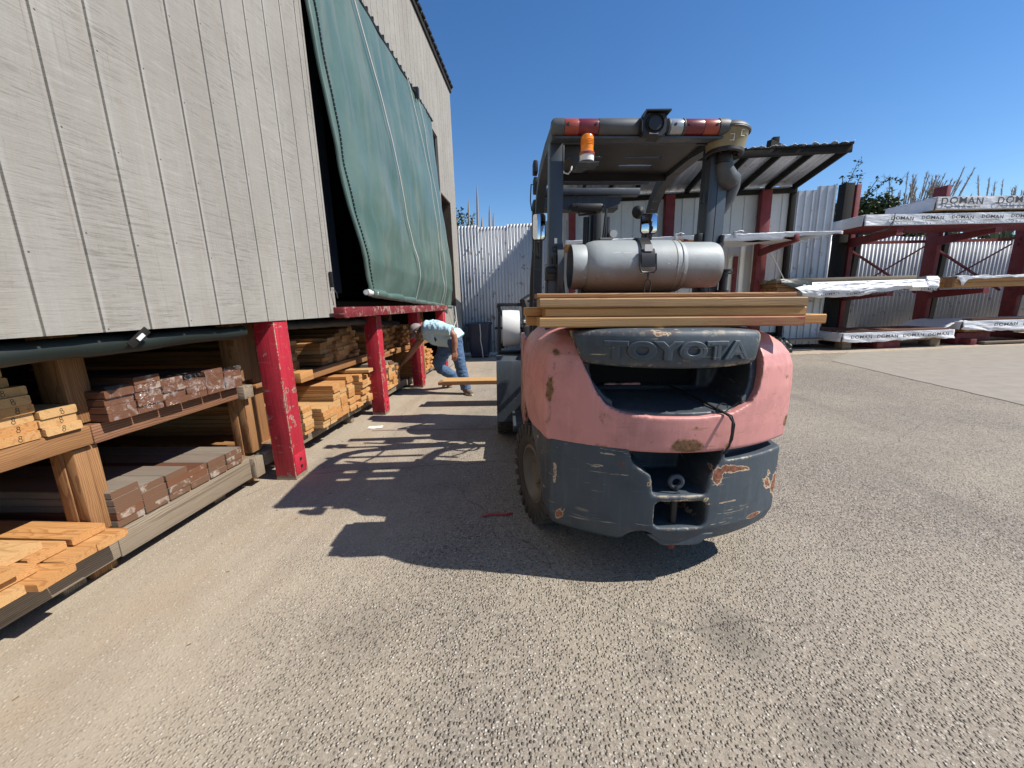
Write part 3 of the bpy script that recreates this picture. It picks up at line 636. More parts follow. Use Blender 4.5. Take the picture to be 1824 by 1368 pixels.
# A, left of the first rack post: pencilled 2x6 ends above, loose boards below
def numeral(parent, yo, zo):
    m = MB(); a = random.uniform(-.25, .25)
    for s_, r_ in ((1, .0058), (-1, .0072)):
        m.tube([(.0012, yo + r_ * math.cos(q * math.pi / 6) * .85 + s_ * a * .006, zo + s_ * .0062 + r_ * math.sin(q * math.pi / 6)) for q in range(12)], .0009, 5, closed=True)
    m.build('numeral', M['marker'], parent)
for c, (yc, h) in enumerate(((1.436, 8), (1.585, 3))):
    for k in range(h):
        x = -2.195 + random.uniform(-.012, .012) - (.05 if c == 0 and k > 5 else 0); yy = yc - (.025 if (c == 0 and k > 5) else 0) + random.uniform(-.004, .004)
        o = board(x, yy, .802 + k * .0396, 2.3, .141, .039, random.choice(['pale', 'fir', 'pale']), f'pale board end pencilled 8, {ORD[k]} in the {"tall left" if c == 0 else "short right"} stack by rack post', 'boards marked 8 on the upper shelf')
        numeral(o, random.uniform(-.01, .015), .02)
low = [(-1.965, 1.20, .247, .06, 0), (-1.975, 1.335, .248, .16, .0), (-2.0, 1.475, .248, .0, 0), (-2.035, 1.60, .249, .02, 0),
       (-2.02, 1.27, .288, -.02, 0), (-2.06, 1.425, .288, .0, 0), (-2.09, 1.575, .289, -.05, 0), (-2.02, 1.20, .328, .03, 0), (-2.10, 1.36, .328, -.06, .0), (-1.94, 1.06, .247, .05, 0), (-1.96, 1.05, .287, .02, 0)]
lw = ['low end board', 'pale rounded board', 'middle board', 'outermost board beside the rack post', 'second layer board', 'second layer brown board', 'broad board lying nearest the rack post', 'top striped board', 'top brown board', 'frame edge board', 'frame edge upper board']
low = [(x - .055 + random.uniform(-.05, .03), y - .03, z + (0 if z < .26 else .003), a, t) for x, y, z, a, t in low]
for (x, y, z, a, t), l in zip(low, lw):
    board(x, y, z, 2.2, .138, .0385, random.choice(['fir', 'pale', 'fir']), 'loose orange ' + l + ' jutting over the weathered base beam', 'loose boards on the bottom rack', (0, 0, a * .35))
# B, between the rack posts: dark redwood in film above, greying boards below
stack(1.745, .799, -2.150, [4, 5, 4, 3, 4, 3], ['redwood'], 'film covered stack on the upper shelf', wd=.148, jx=.006)
stack(1.705, .240, -2.195, [5, 4, 4, 3, 3, 3], ['greywood', 'redwood', 'greywood', 'greywood'], 'greyed stack on the bottom rack', wd=.144, jx=.006)
fm = MB()
def film(u, v):
    y = 1.76 + u * .90; z = .805 + v * (.172 - .04 * u)
    return (-2.138 + .006 * fbm(u * 26, v * 6) + .008 * abs(math.sin(u * 19)) - .01 * v * v, y, z)
fm.grid(film, 90, 14)
fm.grid(lambda u, v: (-2.148 - v * .5, 1.76 + u * .9, .978 - .04 * u + .008 * fbm(u * 14, v * 9) + .004), 60, 20)
tag(fm.build('plastic_film', M['film'], fix=False), 'clear crinkled plastic film wrapped round dark board ends on the upper shelf', 'plastic wrap')
# C, D, E: behind the red posts
gC = 'upper shelf right of the nearest red post'
stack(3.98, .738, -2.30, [6, 7, 8, 9, 9, 8], ['fir', 'fir', 'rackwood', 'pale'], gC, jx=.03)
stack(3.24, .757, -2.36, [6, 5, 7], ['fir', 'rackwood'], 'upper shelf straight behind the nearest red post', jx=.02)
stack(3.26, .208, -2.13, [7], ['fir', 'pale'], 'bottom rack behind the nearest red post', jx=.012)
stack(3.46, .208, -2.06, [5, 5], ['fir', 'pale'], 'low bottom stack beside the nearest red post', wd=.128, jx=.012)
stack(3.76, .208, -2.10, [9, 9, 10], ['fir', 'pale', 'fir'], 'tall bottom stack between the red posts', jx=.012)
stack(4.22, .208, -2.10, [3, 9, 8], ['fir', 'pale'], 'ragged bottom stack left of second red post', jx=.035)
stack(4.98, .173, -2.16, [9, 9, 10, 10, 9, 8], ['fir', 'pale', 'fir', 'greywood'], 'bottom rack right of the second red post', jx=.02, wd=.142)
far = MB(); stack(5.65, .657, -2.29, [12, 11, 10], ['fir'], '', jx=.05, wd=.142, into=far)
stack(5.05, .657, -2.27, [9, 7, 11, 12], ['fir', 'rackwood', 'pale', 'greywood'], 'upper shelf right of the second red post', jx=.05, wd=.142)
stack(6.46, .143, -2.14, [11, 11, 12, 11, 10, 11, 9, 9], ['fir', 'pale', 'fir'], '', jx=.03, wd=.15, into=far)
stack(6.46, .657, -2.30, [7, 9, 8, 7, 9, 8, 6], ['fir', 'rackwood'], '', jx=.06, wd=.15, into=far)
o = far.build('far_lumber', M['fir']); o['kind'] = 'stuff'; o['label'] = 'many orange board ends stacked far down the rack behind the man'; o['category'] = 'lumber'
board(-2.02, 4.52, .575, 1.6, .142, .038, 'pale', 'single pale board jutting out on top of the ragged stack', 'single jutting boards', (0, 0, .05))
board(-2.12, 4.98, .56, 1.6, .17, .05, 'greywood', 'dark greyed offcut lying on the stack beside the second red post', 'single jutting boards', (0, 0, .1))
# litter
m = MB(); m.grid(lambda u, v: ((u - .5) * .16, (v - .5) * .10, .006 + .006 * fbm(u * 3, v * 3)), 8, 8)
tag(m.build('paper_scrap', M['paper'], loc=(-1.86, 4.13, 0), rot=(0, 0, .2), fix=False), 'torn white paper scrap lying on the pavement left of the shadow', 'paper')
m = MB(); m.tube([(-.09, -.012, .006), (-.04, .004, .012), (.02, .012, .008), (.07, .008, .012), (.10, .03, .006)], .007, 6)
tag(m.build('red_strap', M['redstrap'], loc=(-.29, 2.268, 0)), 'short red plastic strap lying in the shadow by the rear wheel', 'strap')
lt = MB()
for i in range(90):
    x = random.uniform(-1.9, 1.5); y = random.uniform(.7, 5.2); a = random.random() * 6; L = random.uniform(.006, .022)
    if random.random() < .4: x = random.uniform(-2.1, -1.5); y = random.uniform(1.6, 8)
    lt.bar((x, y, .003), (x + L * math.cos(a), y + L * math.sin(a), .005), .003, .003)
o = lt.build('wood_splinters', M['stem'], smooth=False); o['kind'] = 'stuff'; o['label'] = 'small dry wood splinters scattered on the pavement'; o['category'] = 'debris'
# ------------------------------------------------------------------ forklift (local frame: x right, y forward, origin under the rear)
CAMP = Vector((0, 0, 1.32)); FM = Matrix.Translation(CAMP) @ Matrix.Scale(1.06, 4) @ Matrix.Translation(-CAMP) @ Matrix.Translation((.52, 1.55, .0)) @ Matrix.Rotation(R(5), 4, 'Z') @ Matrix.Rotation(R(1.3), 4, 'Y')
fk = thing('forklift', 'old pink and slate grey forklift with overhead guard, seen from behind', 'forklift', mw=FM)
CXF = .045
def arc(x): return .178 * min(1.3, abs((x - CXF) / .525)) ** 2.0
def plan(inset, z, flare=0.0, n=26):
    """plan outline of the counterweight at one height"""
    P = []
    hw = .525 + flare
    for i in range(n + 1):
        x = -hw + 2 * hw * i / n; P.append((x, .178 * (abs(x) / .525) ** 2.0))
    y_ = .178 * (hw / .525) ** 2; R_ = [(hw + .010, y_ + .030), (hw + .022, y_ + .10), (hw + .048, .40), (hw + .060, .50), (hw + .060, .98)]
    P += R_; P += [(-a, b) for a, b in R_[::-1]]
    out = []
    for x, y in P:
        sx = (abs(x) - inset) / abs(x) if abs(x) > .02 else 1
        out.append(Vector((CXF + x * sx, y + (inset if y < .6 else 0) * (1 if y < .6 else 0), z)))
    return out
def solid(levels):
    m = MB(); m.rings([plan(i, z, f) for z, i, f in levels]); return m
# lower casting
low_ = solid([(.275, .035, 0), (.30, .015, 0), (.36, .0, 0), (.52, 0, 0), (.70, 0, .0), (.735, .004, 0)])
def pr(poly, a, b, ax='y'): m = MB(); m.prism(poly, ax, a, b); return m
c1 = pr([(-.19, .80), (.235, .80), (.205, .655), (.165, .60), (.155, .515), (-.065, .515), (-.078, .60), (-.155, .655)], -.3, .30)
c2 = pr([(-.040, .365), (.145, .365), (.165, .385), (.165, .465), (.145, .487), (-.040, .487), (-.060, .465), (-.060, .385)], -.3, .24)
c3 = MB(); c3.lathe([(.075, -.5), (.075, .16)], Matrix.Translation((-.10, 0, .27)) @ Matrix.Rotation(R(90), 4, 'X').inverted(), 20)
WHC = (-.45, .66, .28)
c4 = MB(); c4.tube([(-1, .66, .30), (-.36, .66, .30)], .375, 28); c5 = MB(); c5.tube([(1, .66, .30), (.45, .66, .30)], .375, 28)
led = MB(); q_ = [p for p in plan(-.06, 0) if p.x > .215 and p.y < .5]; q2 = [p for p in plan(.055, 0) if p.x > .205 and p.y < .5]
led.prism([(p.x, p.y) for p in q_] + [(p.x, p.y) for p in q2[::-1]], 'z', .662, .80)
ct = put('counterweight', carve(low_, [c1, c2, c3, c4, c5, led], .0075, 3, 'counterweight'), M['slate'], fk)
m = MB(); m.prism([(CXF - .13, .33), (CXF + .17, .33), (CXF + .10, .272), (CXF - .05, .272)], 'y', .018, .25); put('bottom_lip', carve(m, [], .006, 6, 'bottom_lip'), M['slate'], fk)
# pink shell
pk = solid([(.700, .012, .018), (.712, 0, .018), (.80, -.004, .022), (.95, -.004, .022), (1.04, .0, .018), (1.09, .012, .015), (1.13, .034, .01), (1.165, .07, .005), (1.185, .105, 0), (1.196, .15, 0)])
cut = pr([(-.41, 1.4), (-.395, 1.2), (-.352, 1.055), (-.305, .95), (-.265, .895), (-.20, .868), (-.08, .856), (.10, .856), (.24, .866), (.325, .90), (.362, .95), (.378, 1.05), (.385, 1.2), (.39, 1.4)], -.5, .42)
inner = solid([(.60, .030, .018), (.80, .026, .022), (1.02, .034, .018), (1.10, .05, .012), (1.14, .075, .006), (1.168, .13, 0), (1.172, .16, 0)])
put('rear_shell', carve(pk, [inner, cut, c4, c5], .0065, 4, 'rear_shell'), M['pink'], fk)
for s_ in (-1, 1):
    m = MB(); x0 = CXF + s_ * .575; m.box(min(x0, x0 + s_ * .03), max(x0, x0 + s_ * .03), .95, 1.42, .50, 1.10, .012)
    m.build('side_panel', M['pink'], fk)
# grey liner with the recess
ln = solid([(.74, .022, .014), (.90, .018, .018), (1.02, .026, .014), (1.10, .042, .008), (1.14, .067, .002), (1.165, .122, 0)])
b = MB()
rec = pr([(-.345, 1.123), (-.315, .99), (-.265, .925), (-.215, .898), (.27, .898), (.315, .925), (.338, .99), (.345, 1.123)], -.5, .345)
slp = MB(); slp.prism([(-.2, .845), (.352, .905), (.352, 1.0), (-.2, 1.0)], 'x', -.235, .30)
hole = MB(); hole.box(-.275, .245, .2, .42, .915, 1.09)
put('recess_liner', carve(ln, [rec, slp, hole], .007, 4, 'recess_liner'), M['slate_dark'], fk)
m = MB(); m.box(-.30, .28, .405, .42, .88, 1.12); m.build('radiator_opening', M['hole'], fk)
m = MB(); m.box(-.20, -.02, .37, .395, .905, .925, .004); m.build('recess_plate', M['pink'], fk)
# name panel across the top
def sec(x):
    a = arc(x) - .008; t = (x + .02) / .36; h0 = 1.048 + .012 * abs(t) ** 3; h1 = 1.207 - .012 * abs(t) ** 4; zc = (h0 + h1) / 2; hz = (h1 - h0) / 2; out = []
    for q in range(20):
        an = q * 2 * math.pi / 20; ca, sa = math.cos(an), math.sin(an)
        e = .42
        out.append(Vector((x + (.022 * (zc - 1.13) / .08) + .025 * ((zc + hz * math.copysign(abs(sa) ** e, sa)) - 1.13) / .08 * (-1 if x < 0 else .4), a + .088 - .085 * math.copysign(abs(ca) ** e, ca), zc + hz * math.copysign(abs(sa) ** e, sa))))
    return out
m = MB(); xs = [-.372 + .70 * i / 36 for i in range(37)]; rings = [sec(x) for x in xs]
def shrink(r, k):
    c = sum(r, Vector()) / len(r); return [c + (v - c) * k for v in r]
e0 = [v + Vector((-.008, 0, 0)) for v in shrink(rings[0], .93)]; e1 = [v + Vector((.008, 0, 0)) for v in shrink(rings[-1], .93)]
m.rings([e0] + rings + [e1]); pan = m.build('name_panel', M['slate'], fk, ang=50)
def letters(body, sx, sz, x0, z0, yoff, name, parent, mat, ext, bev, off):
    me = text_mesh(body, .1, ext, bev, off, 1.08)
    xsv = [v.co.x for v in me.vertices]; zsv = [v.co.y for v in me.vertices]
    w0 = max(xsv) - min(xsv); h0 = max(zsv) - min(zsv); cx = (max(xsv) + min(xsv)) / 2; cz = (max(zsv) + min(zsv)) / 2
    for v in me.vertices:
        X = x0 + (v.co.x - cx) / w0 * sx; Z = z0 + (v.co.y - cz) / h0 * sz
        t = (Z - z0) / .079
        v.co = Vector((X, arc(X) + yoff + .030 * abs(t) ** 5 - v.co.z, Z))
    me.shade_smooth(); me.set_sharp_from_angle(angle=R(30)); me.materials.clear()
    bm = bmesh.new(); bm.from_mesh(me); bmesh.ops.recalc_face_normals(bm, faces=bm.faces[:]); bm.to_mesh(me); bm.free()
    return put(name, me, mat, parent)
letters('TOYOTA', .565, .076, -.005, 1.124, -.008, 'lettering', pan, M['slate_plain'], .006, .0035, .0038)
letters('TOYOTA', .548, .060, -.005, 1.124, -.0150, 'letter_faces', pan, M['slate_dark'], .0035, .0, -.0008)
# tow pin
m = MB(); m.tube([(.045, .055, .30), (.045, .055, .40), (.045, .055, .54)], .016, 14); m.build('tow_pin', M['darkmetal'], fk)
m = MB()
m.tube([(.045 + .027 * math.cos(q * math.pi / 10), .052, .556 + .025 * math.sin(q * math.pi / 10)) for q in range(20)], .011, 8, closed=True); m.build('pin_eye', M['gunmetal'], fk)
m = MB(); m.tube([(.045, .055, .245), (.045, .055, .30)], .018, 8); m.build('pin_foot', M['steel_red'], fk)
# wire hanging over the lip
m = MB(); m.tube([(.09, .30, .925), (.15, .16, .90), (.195, .02, .872), (.212, -.004, .862), (.222, -.016, .84), (.222, -.018, .79), (.218, -.016, .74), (.205, -.004, .70)], .0045, 6)
m.tube([(.10, .30, .922), (.16, .15, .897), (.20, .02, .873), (.222, -.006, .862), (.229, -.018, .83), (.226, -.019, .77), (.212, -.008, .705)], .003, 6)
m.tube([(.20 + .022 * math.cos(q * .5), .03, .885 + .02 * math.sin(q * .5)) for q in range(12)] + [(.27, .04, .905)], .0022, 5)
m.build('tied_wire', M['wire'], fk)
# wheels
def wheel(cx, cy, cz, r, wd, steer=0.0, name='rear_wheel', treads=26):
    root = empty(name); root.parent = fk; root.location = (cx, cy, cz); root.rotation_euler = (0, 0, steer)
    MX = Matrix.Rotation(R(90), 4, 'Y')
    m = MB(); h = wd / 2
    m.lathe([(r * .60, -h * .78), (r * .66, -h * .92), (r * .80, -h), (r * .92, -h * .96), (r * .985, -h * .80), (r, -h * .4), (r, h * .4), (r * .985, h * .8), (r * .92, h * .96), (r * .8, h), (r * .66, h * .92), (r * .60, h * .78)], MX, 44, caps=False)
    for i in range(treads):
        a = i * 2 * math.pi / treads
        for s_ in (-1, 1):
            Mx = Matrix.Rotation(a + (s_ > 0) * math.pi / treads, 4, 'X') @ Matrix.Translation((s_ * h * .52, 0, r * .995))
            m.box(-h * .50, h * .50, -r * .065, r * .065, -.012, .014, .003, Mx)
            Mx2 = Matrix.Rotation(a + (s_ > 0) * math.pi / treads, 4, 'X') @ Matrix.Translation((s_ * h * .99, 0, r * .945))
            m.box(-.006, .006, -r * .06, r * .06, -.03, .03, .002, Mx2)
    m.build('tyre', M['rubber'], root)
    m = MB()
    m.lathe([(.02, -h * .55), (r * .22, -h * .6), (r * .26, -h * .30), (r * .42, -h * .25), (r * .52, -h * .62), (r * .55, -h * .86), (r * .615, -h * .82), (r * .615, h * .8), (r * .3, h * .6), (.02, h * .6)], MX, 36)
    for i in range(6):
        a = i * math.pi / 3; m.tube([(-h * .40, r * .34 * math.cos(a), r * .34 * math.sin(a)), (-h * .20, r * .34 * math.cos(a), r * .34 * math.sin(a))], .011, 6)
    m.build('rim', M['rim'], root)
    return root
wheel(-.462, .655, .340, .275, .17, R(15)); wheel(.53, .66, .360, .275, .17, R(6))
for cx, zz in ((-.675, .400), (-.515, .405), (.45, .425), (.61, .430)): wheel(cx, 2.30, zz, .34, .15, 0, 'front_wheel', 22)
m = MB(); m.box(-.38, .46, .55, .78, .16, .34, .01); m.box(-.42, .40, .85, 2.6, .22, .5, .02); m.box(-.44, .46, 2.2, 2.4, .25, .45, .02); m.build('chassis', M['darkmetal'], fk)
# hood, floor, seat, controls
m = MB(); m.box(-.50, .50, .85, 1.35, .55, 1.02, .02); m.build('hood', M['slate_dark'], fk)
m = MB(); m.box(-.50, .50, 1.36, 2.05, .40, .48, .01); m.box(-.62, -.50, 1.5, 1.95, .30, .36, .01); m.build('floor_plate', M['slate_dark'], fk)
m = MB(); m.box(-.25, .20, .90, 1.33, 1.03, 1.14, .04); m.box(-.24, .19, .86, .96, 1.10, 1.50, .04); m.build('seat', M['black'], fk)
m = MB(); m.box(-.50, .45, 2.02, 2.16, .40, 1.12, .02); m.box(-.30, .20, 1.90, 2.05, 1.0, 1.18, .02); m.build('dashboard', M['slate_dark'], fk)
m = MB(); m.tube([(-.05 + .15 * math.cos(q * math.pi / 12), 1.66 + .12 * math.sin(q * math.pi / 12), 1.30 + .09 * math.sin(q * math.pi / 12)) for q in range(24)], .012, 8, closed=True)
m.tube([(-.05, 1.66, 1.29), (-.05, 1.95, 1.05)], .018, 8); m.bar((-.19, 1.66, 1.30), (.09, 1.66, 1.30), .02, .012); m.build('steering_wheel', M['black'], fk)
# front fender
def fender(x0, x1):
    m = MB(); pts = [(1.93, .26), (1.93, .50), (1.93, .74), (1.955, .81), (2.02, .845), (2.3, .85), (2.55, .80), (2.68, .66)]
    inner = [(y + (.012 if i < 4 else 0), z - (.012 if i >= 3 else 0)) for i, (y, z) in enumerate(pts)]
    m.prism(pts + inner[::-1], 'x', x0, x1); return m.build('fender', M['slate_dark'], fk)
fender(-.755, -.44); fender(.50, .76)
m = MB(); m.prism([(1.94, .27), (1.94, .80), (2.4, .82), (2.4, .6)], 'x', -.452, -.440); m.build('fender_side', M['slate_dark'], fk)
# strapping roll in its frame on the fender
m = MB()
for x in (-.742, -.515): m.box(x, x + .028, 2.20, 2.24, .855, 1.30, .003)
m.box(-.745, -.485, 2.19, 2.25, 1.285, 1.315, .004); m.box(-.745, -.485, 2.19, 2.40, .855, .875, .003); m.tube([(-.77, 2.22, 1.085), (-.48, 2.22, 1.085)], .012, 8)
m.bar((-.74, 2.24, 1.29), (-.60, 2.55, 1.0), .02, .02); m.build('roll_frame', M['darkmetal'], fk)
m = MB(); m.lathe([(.04, -.075), (.165, -.078), (.168, -.07), (.168, .07), (.165, .078), (.04, .075)], Matrix.Translation((-.620, 2.22, 1.085)) @ Matrix.Rotation(R(90), 4, 'Y'), 40); m.build('strapping_roll', M['white_plastic'], fk)
m = MB(); m.box(-.50, -.44, 2.05, 2.3, 1.14, 1.16); m.box(-.50, -.445, 2.0, 2.3, .87, .90, .004); m.box(-.49, -.40, 2.2, 2.5, 1.02, 1.2, .02); m.build('side_tray', M['label_white'], fk)
m = MB(); m.box(-.52, -.42, 2.1, 2.5, .9, 1.12, .02); m.tube([(-.47, 2.2, 1.25), (-.50, 2.2, 1.33), (-.44, 2.25, 1.36)], .04, 10); m.build('hydraulic_hose', M['black'], fk)
# guard pillars
m = MB(); m.box(-.455, -.388, .56, .66, .95, 2.075, .006); m.build('guard_pillar', M['gunmetal'], fk)
m = MB(); m.box(.334, .380, .575, .67, .95, 2.06, .006); m.build('guard_pillar', M['slate_dark'], fk)
m = MB(); m.prism([(.380, .575), (.438, .60), (.438, .67), (.380, .67)], 'z', .95, 2.03); m.build('intake_duct', M['gunmetal'], fk)
def beam_path(pts, wd, h, name, mat):
    m = MB()
    for a, b_ in zip(pts[:-1], pts[1:]): m.bar(a, Vector(b_) + (Vector(b_) - Vector(a)).normalized() * .012, wd, h, up=(1, 0, 0) if abs(b_[2] - a[2]) > abs(b_[1] - a[1]) else (0, 0, 1), bev=.004)
    return m.build(name, M[mat], fk)
def rail(x, name, mat):
    pts = [(x, .50, 2.085), (x, .85, 2.115), (x, 1.15, 2.11), (x, 1.30, 2.075), (x, 1.42, 2.0), (x, 1.50, 1.88), (x, 1.56, 1.70), (x, 1.64, 1.40), (x, 1.74, 1.0), (x, 1.78, .5)]
    m = MB(); rings = []
    for i, p in enumerate(pts):
        p = Vector(p); t = (Vector(pts[min(i + 1, len(pts) - 1)]) - Vector(pts[max(i - 1, 0)])).normalized(); nrm = Vector((1, 0, 0)).cross(t)
        rings.append([p + Vector((sx * .028, 0, 0)) + nrm * sz for sx, sz in ((-1, -.036), (1, -.036), (1, .036), (-1, .036))])
    m.rings(rings); m.build(name, M[mat], fk, ang=60)
rail(-.425, 'guard_rail', 'slate_dark'); rail(.372, 'guard_rail', 'slate_dark')
# roof: slotted sheet, two tubes, front header
m = MB()
m.box(-.40, .345, .56, .80, 2.098, 2.106)
for y0, y1 in ((.80, .855), (.885, .99), (1.03, 1.17)): m.box(-.40, .345, y0, y1, 2.098, 2.106)
for x0, x1 in ((-.40, -.22), (-.12, -.0), (.20, .345)):
    m.box(x0, x1, .855, .885, 2.098, 2.106); m.box(x0, x1, .99, 1.03, 2.098, 2.106)
m.box(-.40, .345, .56, .575, 2.05, 2.0979); m.box(-.40, .345, 1.165, 1.18, 2.06, 2.106); m.build('roof_sheet', M['darkmetal'], fk)
m = MB()
for y, z in ((1.30, 2.172), (1.55, 2.165)): m.tube([(-.42, y, z), (.37, y, z)], .022, 14)
m.build('roof_tube', M['gunmetal'], fk)
m = MB(); m.box(-.42, .37, 1.72, 1.80, 2.12, 2.17, .006); m.prism([(-.40, 2.03), (.05, 2.0), (.22, 2.06), (.24, 2.11), (-.40, 2.12)], 'y', 1.74, 1.76); m.build('front_header', M['slate_dark'], fk)
m = MB(); m.box(-.17, .08, 1.66, 1.76, 1.99, 2.05, .02); m.tube([(-.12, 1.65, 2.03), (-.1, 1.7, 1.97), (.02, 1.7, 1.98), (.08, 1.66, 2.03)], .008, 6); m.build('work_light', M['black'], fk)
# rear light bar
def halfbar(x0, x1, mat, name, r=.0355, g_=0):
    m = MB(); ring = lambda x, k: [Vector((x, .505 - math.cos(a) * r * k * 1.0 if math.cos(a) > 0 else .505 - math.cos(a) * r * .6, 2.10 + math.sin(a) * r * k)) for a in [q * 2 * math.pi / 16 for q in range(16)]]
    if g_ == -1: m.rings([ring(x0, .6), ring(x0 + .008, .9), ring(x0 + .02, 1), ring(x1, 1)])
    elif g_ == 1: m.rings([ring(x0, 1), ring(x1 - .02, 1), ring(x1 - .008, .9), ring(x1, .6)])
    else: m.rings([ring(x0, .98), ring(x0 + .002, 1), ring(x1 - .002, 1), ring(x1, .98)])
    return m.build(name, M[mat], fk)
halfbar(-.458, -.400, 'barplastic', 'bar_end', .038, -1); halfbar(-.398, -.334, 'lens_orange', 'turn_signal'); halfbar(-.333, -.243, 'lens_red', 'tail_light')
halfbar(-.241, -.044, 'barplastic', 'light_bar', .037); halfbar(.078, .086, 'barplastic', 'bar_joint', .038); halfbar(.088, .145, 'lens_white', 'reversing_light'); halfbar(.147, .155, 'barplastic', 'bar_joint', .038); halfbar(.156, .242, 'lens_red', 'tail_light'); halfbar(.244, .312, 'lens_orange', 'turn_signal'); halfbar(.314, .372, 'barplastic', 'bar_end', .038, 1)
m = MB(); m.box(-.44, .36, .49, .545, 2.050, 2.0615, .003); m.build('bar_bracket', M['slate_dark'], fk)
m = MB()
for x in (-.385, -.258, .105, .17, .298): m.tube([(x, .470, 2.10), (x, .462, 2.10)], .006, 8)
m.build('lens_screw', M['black'], fk)
# reversing siren with hood
m = MB(); SI = Matrix.Translation((.002, .455, 2.093)) @ Matrix.Diagonal((.83, .70, .80, 1)) @ Matrix.Translation((-.006, -.42, -2.112)); m.prism([(-.05, 2.06), (.05, 2.055), (.072, 2.075), (.074, 2.145), (.06, 2.168), (-.045, 2.168), (-.062, 2.15), (-.062, 2.08)], 'y', .415, .52); m.v = [SI @ Vector(v) for v in m.v]; m.build('siren_housing', M['black'], fk)
m = MB(); m.prism([(-.068, 2.14), (-.05, 2.178), (.085, 2.180), (.087, 2.172), (-.045, 2.171), (-.062, 2.135)], 'y', .385, .47); m.prism([(-.068, 2.14), (-.062, 2.14), (-.062, 2.07), (-.066, 2.075)], 'y', .395, .47); m.v = [SI @ Vector(v) for v in m.v]; m.build('siren_hood', M['black'], fk)
m = MB(); m.lathe([(.0, .0), (.036, .0), (.042, .012), (.046, .012), (.048, -.004), (.050, .0), (.050, .03)], SI @ Matrix.Translation((.008, .405, 2.115)) @ Matrix.Rotation(R(-90), 4, 'X'), 28, caps=False); m.build('siren_horn', M['darkmetal'], fk)
m = MB(); m.box(-.02, .03, .410, .414, 2.062, 2.069); m.v = [SI @ Vector(v) for v in m.v]; m.build('siren_plate', M['galv_roof'], fk)
# amber beacon on its bracket
bc = Vector((-.303, .430, 1.955)); BS = Matrix.Diagonal((1.12, 1.12, .76, 1))
m = MB(); m.lathe([(.0, .118), (.012, .117), (.021, .110), (.025, .098), (.025, .03), (.026, .028), (.026, .02), (.0, .02)], Matrix.Translation(bc) @ BS, 26, caps=False)
for k in range(4): m.lathe([(.0255, .055 + k * .008), (.0268, .058 + k * .008), (.0255, .061 + k * .008)], Matrix.Translation(bc) @ BS, 26, caps=False)
m.build('beacon', M['amber'], fk)
m = MB(); m.lathe([(.029, .0), (.029, .018), (.026, .02)], Matrix.Translation(bc) @ BS, 26); m.lathe([(.028, -.03), (.028, -.001)], Matrix.Translation(bc) @ BS, 26); m.build('beacon_base', M['label_white'], fk)
m = MB(); m.lathe([(.0305, .002), (.0305, .017)], Matrix.Translation(bc) @ BS, 26); m.build('beacon_ring', M['lens_orange'], fk)
m = MB(); m.box(bc.x - .04, bc.x + .05, bc.y - .03, bc.y + .06, bc.z - .036, bc.z - .031); m.box(-.40, -.385, .56, .62, 1.93, 2.05, .003); m.prism([(-.41, 2.06), (-.41, 1.995), (-.40, 1.985), (-.345, 2.01), (-.33, 1.97), (-.315, 1.95), (-.27, 1.95), (-.27, 2.06)], 'y', .60, .607); m.bar((-.315, .61, 1.945), (-.305, .47, 1.9215), .045, .008); m.build('beacon_bracket', M['slate_dark'], fk)
m = MB(); m.tube([(-.40, .58, 1.965), (-.385, .56, 1.925), (-.365, .56, 1.92), (-.35, .57, 1.94), (-.345, .58, 1.96)], .004, 6); m.build('beacon_cable', M['rope'], fk)
# air pre-cleaner
pc = Matrix.Translation((.388, .56, 1.995)) @ Matrix.Rotation(R(2.5), 4, 'Y') @ Matrix.Rotation(R(-2), 4, 'X')
m = MB(); m.lathe([(.082, .018), (.094, .095), (.098, .10)], pc, 36, caps=False); m.lathe([(.08, .02), (.092, .095)], pc, 36, caps=False); m.build('precleaner_bowl', simple('dusty_amber_bowl', (.21, .17, .09), .4, 0, .3, 12), fk)
m = MB()
for pts in ([(.4, .065), (.6, .065)], [(.6, .065), (.6, .045)], [(.4, .04), (.62, .04)], [(.95, .085), (1.1, .085)], [(.95, .085), (.95, .06)], [(.95, .06), (1.2, .063)], [(1.25, .075), (1.45, .07)]):
    P = []
    for i in range(5):
        a = pts[0][0] + (pts[1][0] - pts[0][0]) * i / 4; h = pts[0][1] + (pts[1][1] - pts[0][1]) * i / 4; r_ = .0825 + .0120 * (h - .018) / .077 + .001
        an = R(-130) + a * 1.0; P.append(pc @ Vector((r_ * math.cos(an), r_ * math.sin(an), h)))
    m.tube(P, .0014, 4)
m.build('bowl_marking', M['label_white'], fk)
m = MB(); m.lathe([(.0, .135), (.05, .134), (.085, .126), (.099, .112), (.103, .098), (.098, .094), (.103, .104)], pc, 36, caps=False); m.build('precleaner_lid', M['barplastic'], fk)
m = MB(); m.lathe([(.0, .030), (.055, .03), (.060, .008), (.078, .0), (.084, .006), (.083, .02), (.078, .022)], pc, 36, caps=False); m.lathe([(.034, -.03), (.034, .03)], pc, 18)
for q in range(8):
    a = q * math.pi / 4; m.bar(pc @ Vector((.034 * math.cos(a), .034 * math.sin(a), .012)), pc @ Vector((.075 * math.cos(a), .075 * math.sin(a), .008)), .004, .012)
m.build('precleaner_base', M['black'], fk)
m = MB(); m.tube([(.395, .565, 2.0), (.40, .57, 1.95), (.415, .58, 1.915), (.445, .59, 1.90), (.47, .60, 1.905)], [.034, .04, .05, .047, .03], 16); m.tube([(.45, .59, 1.925), (.475, .61, 1.915), (.478, .62, 1.88), (.465, .63, 1.82), (.435, .63, 1.76)], [.03, .032, .033, .03, .022], 14); m.build('intake_elbow', M['barplastic'], fk)
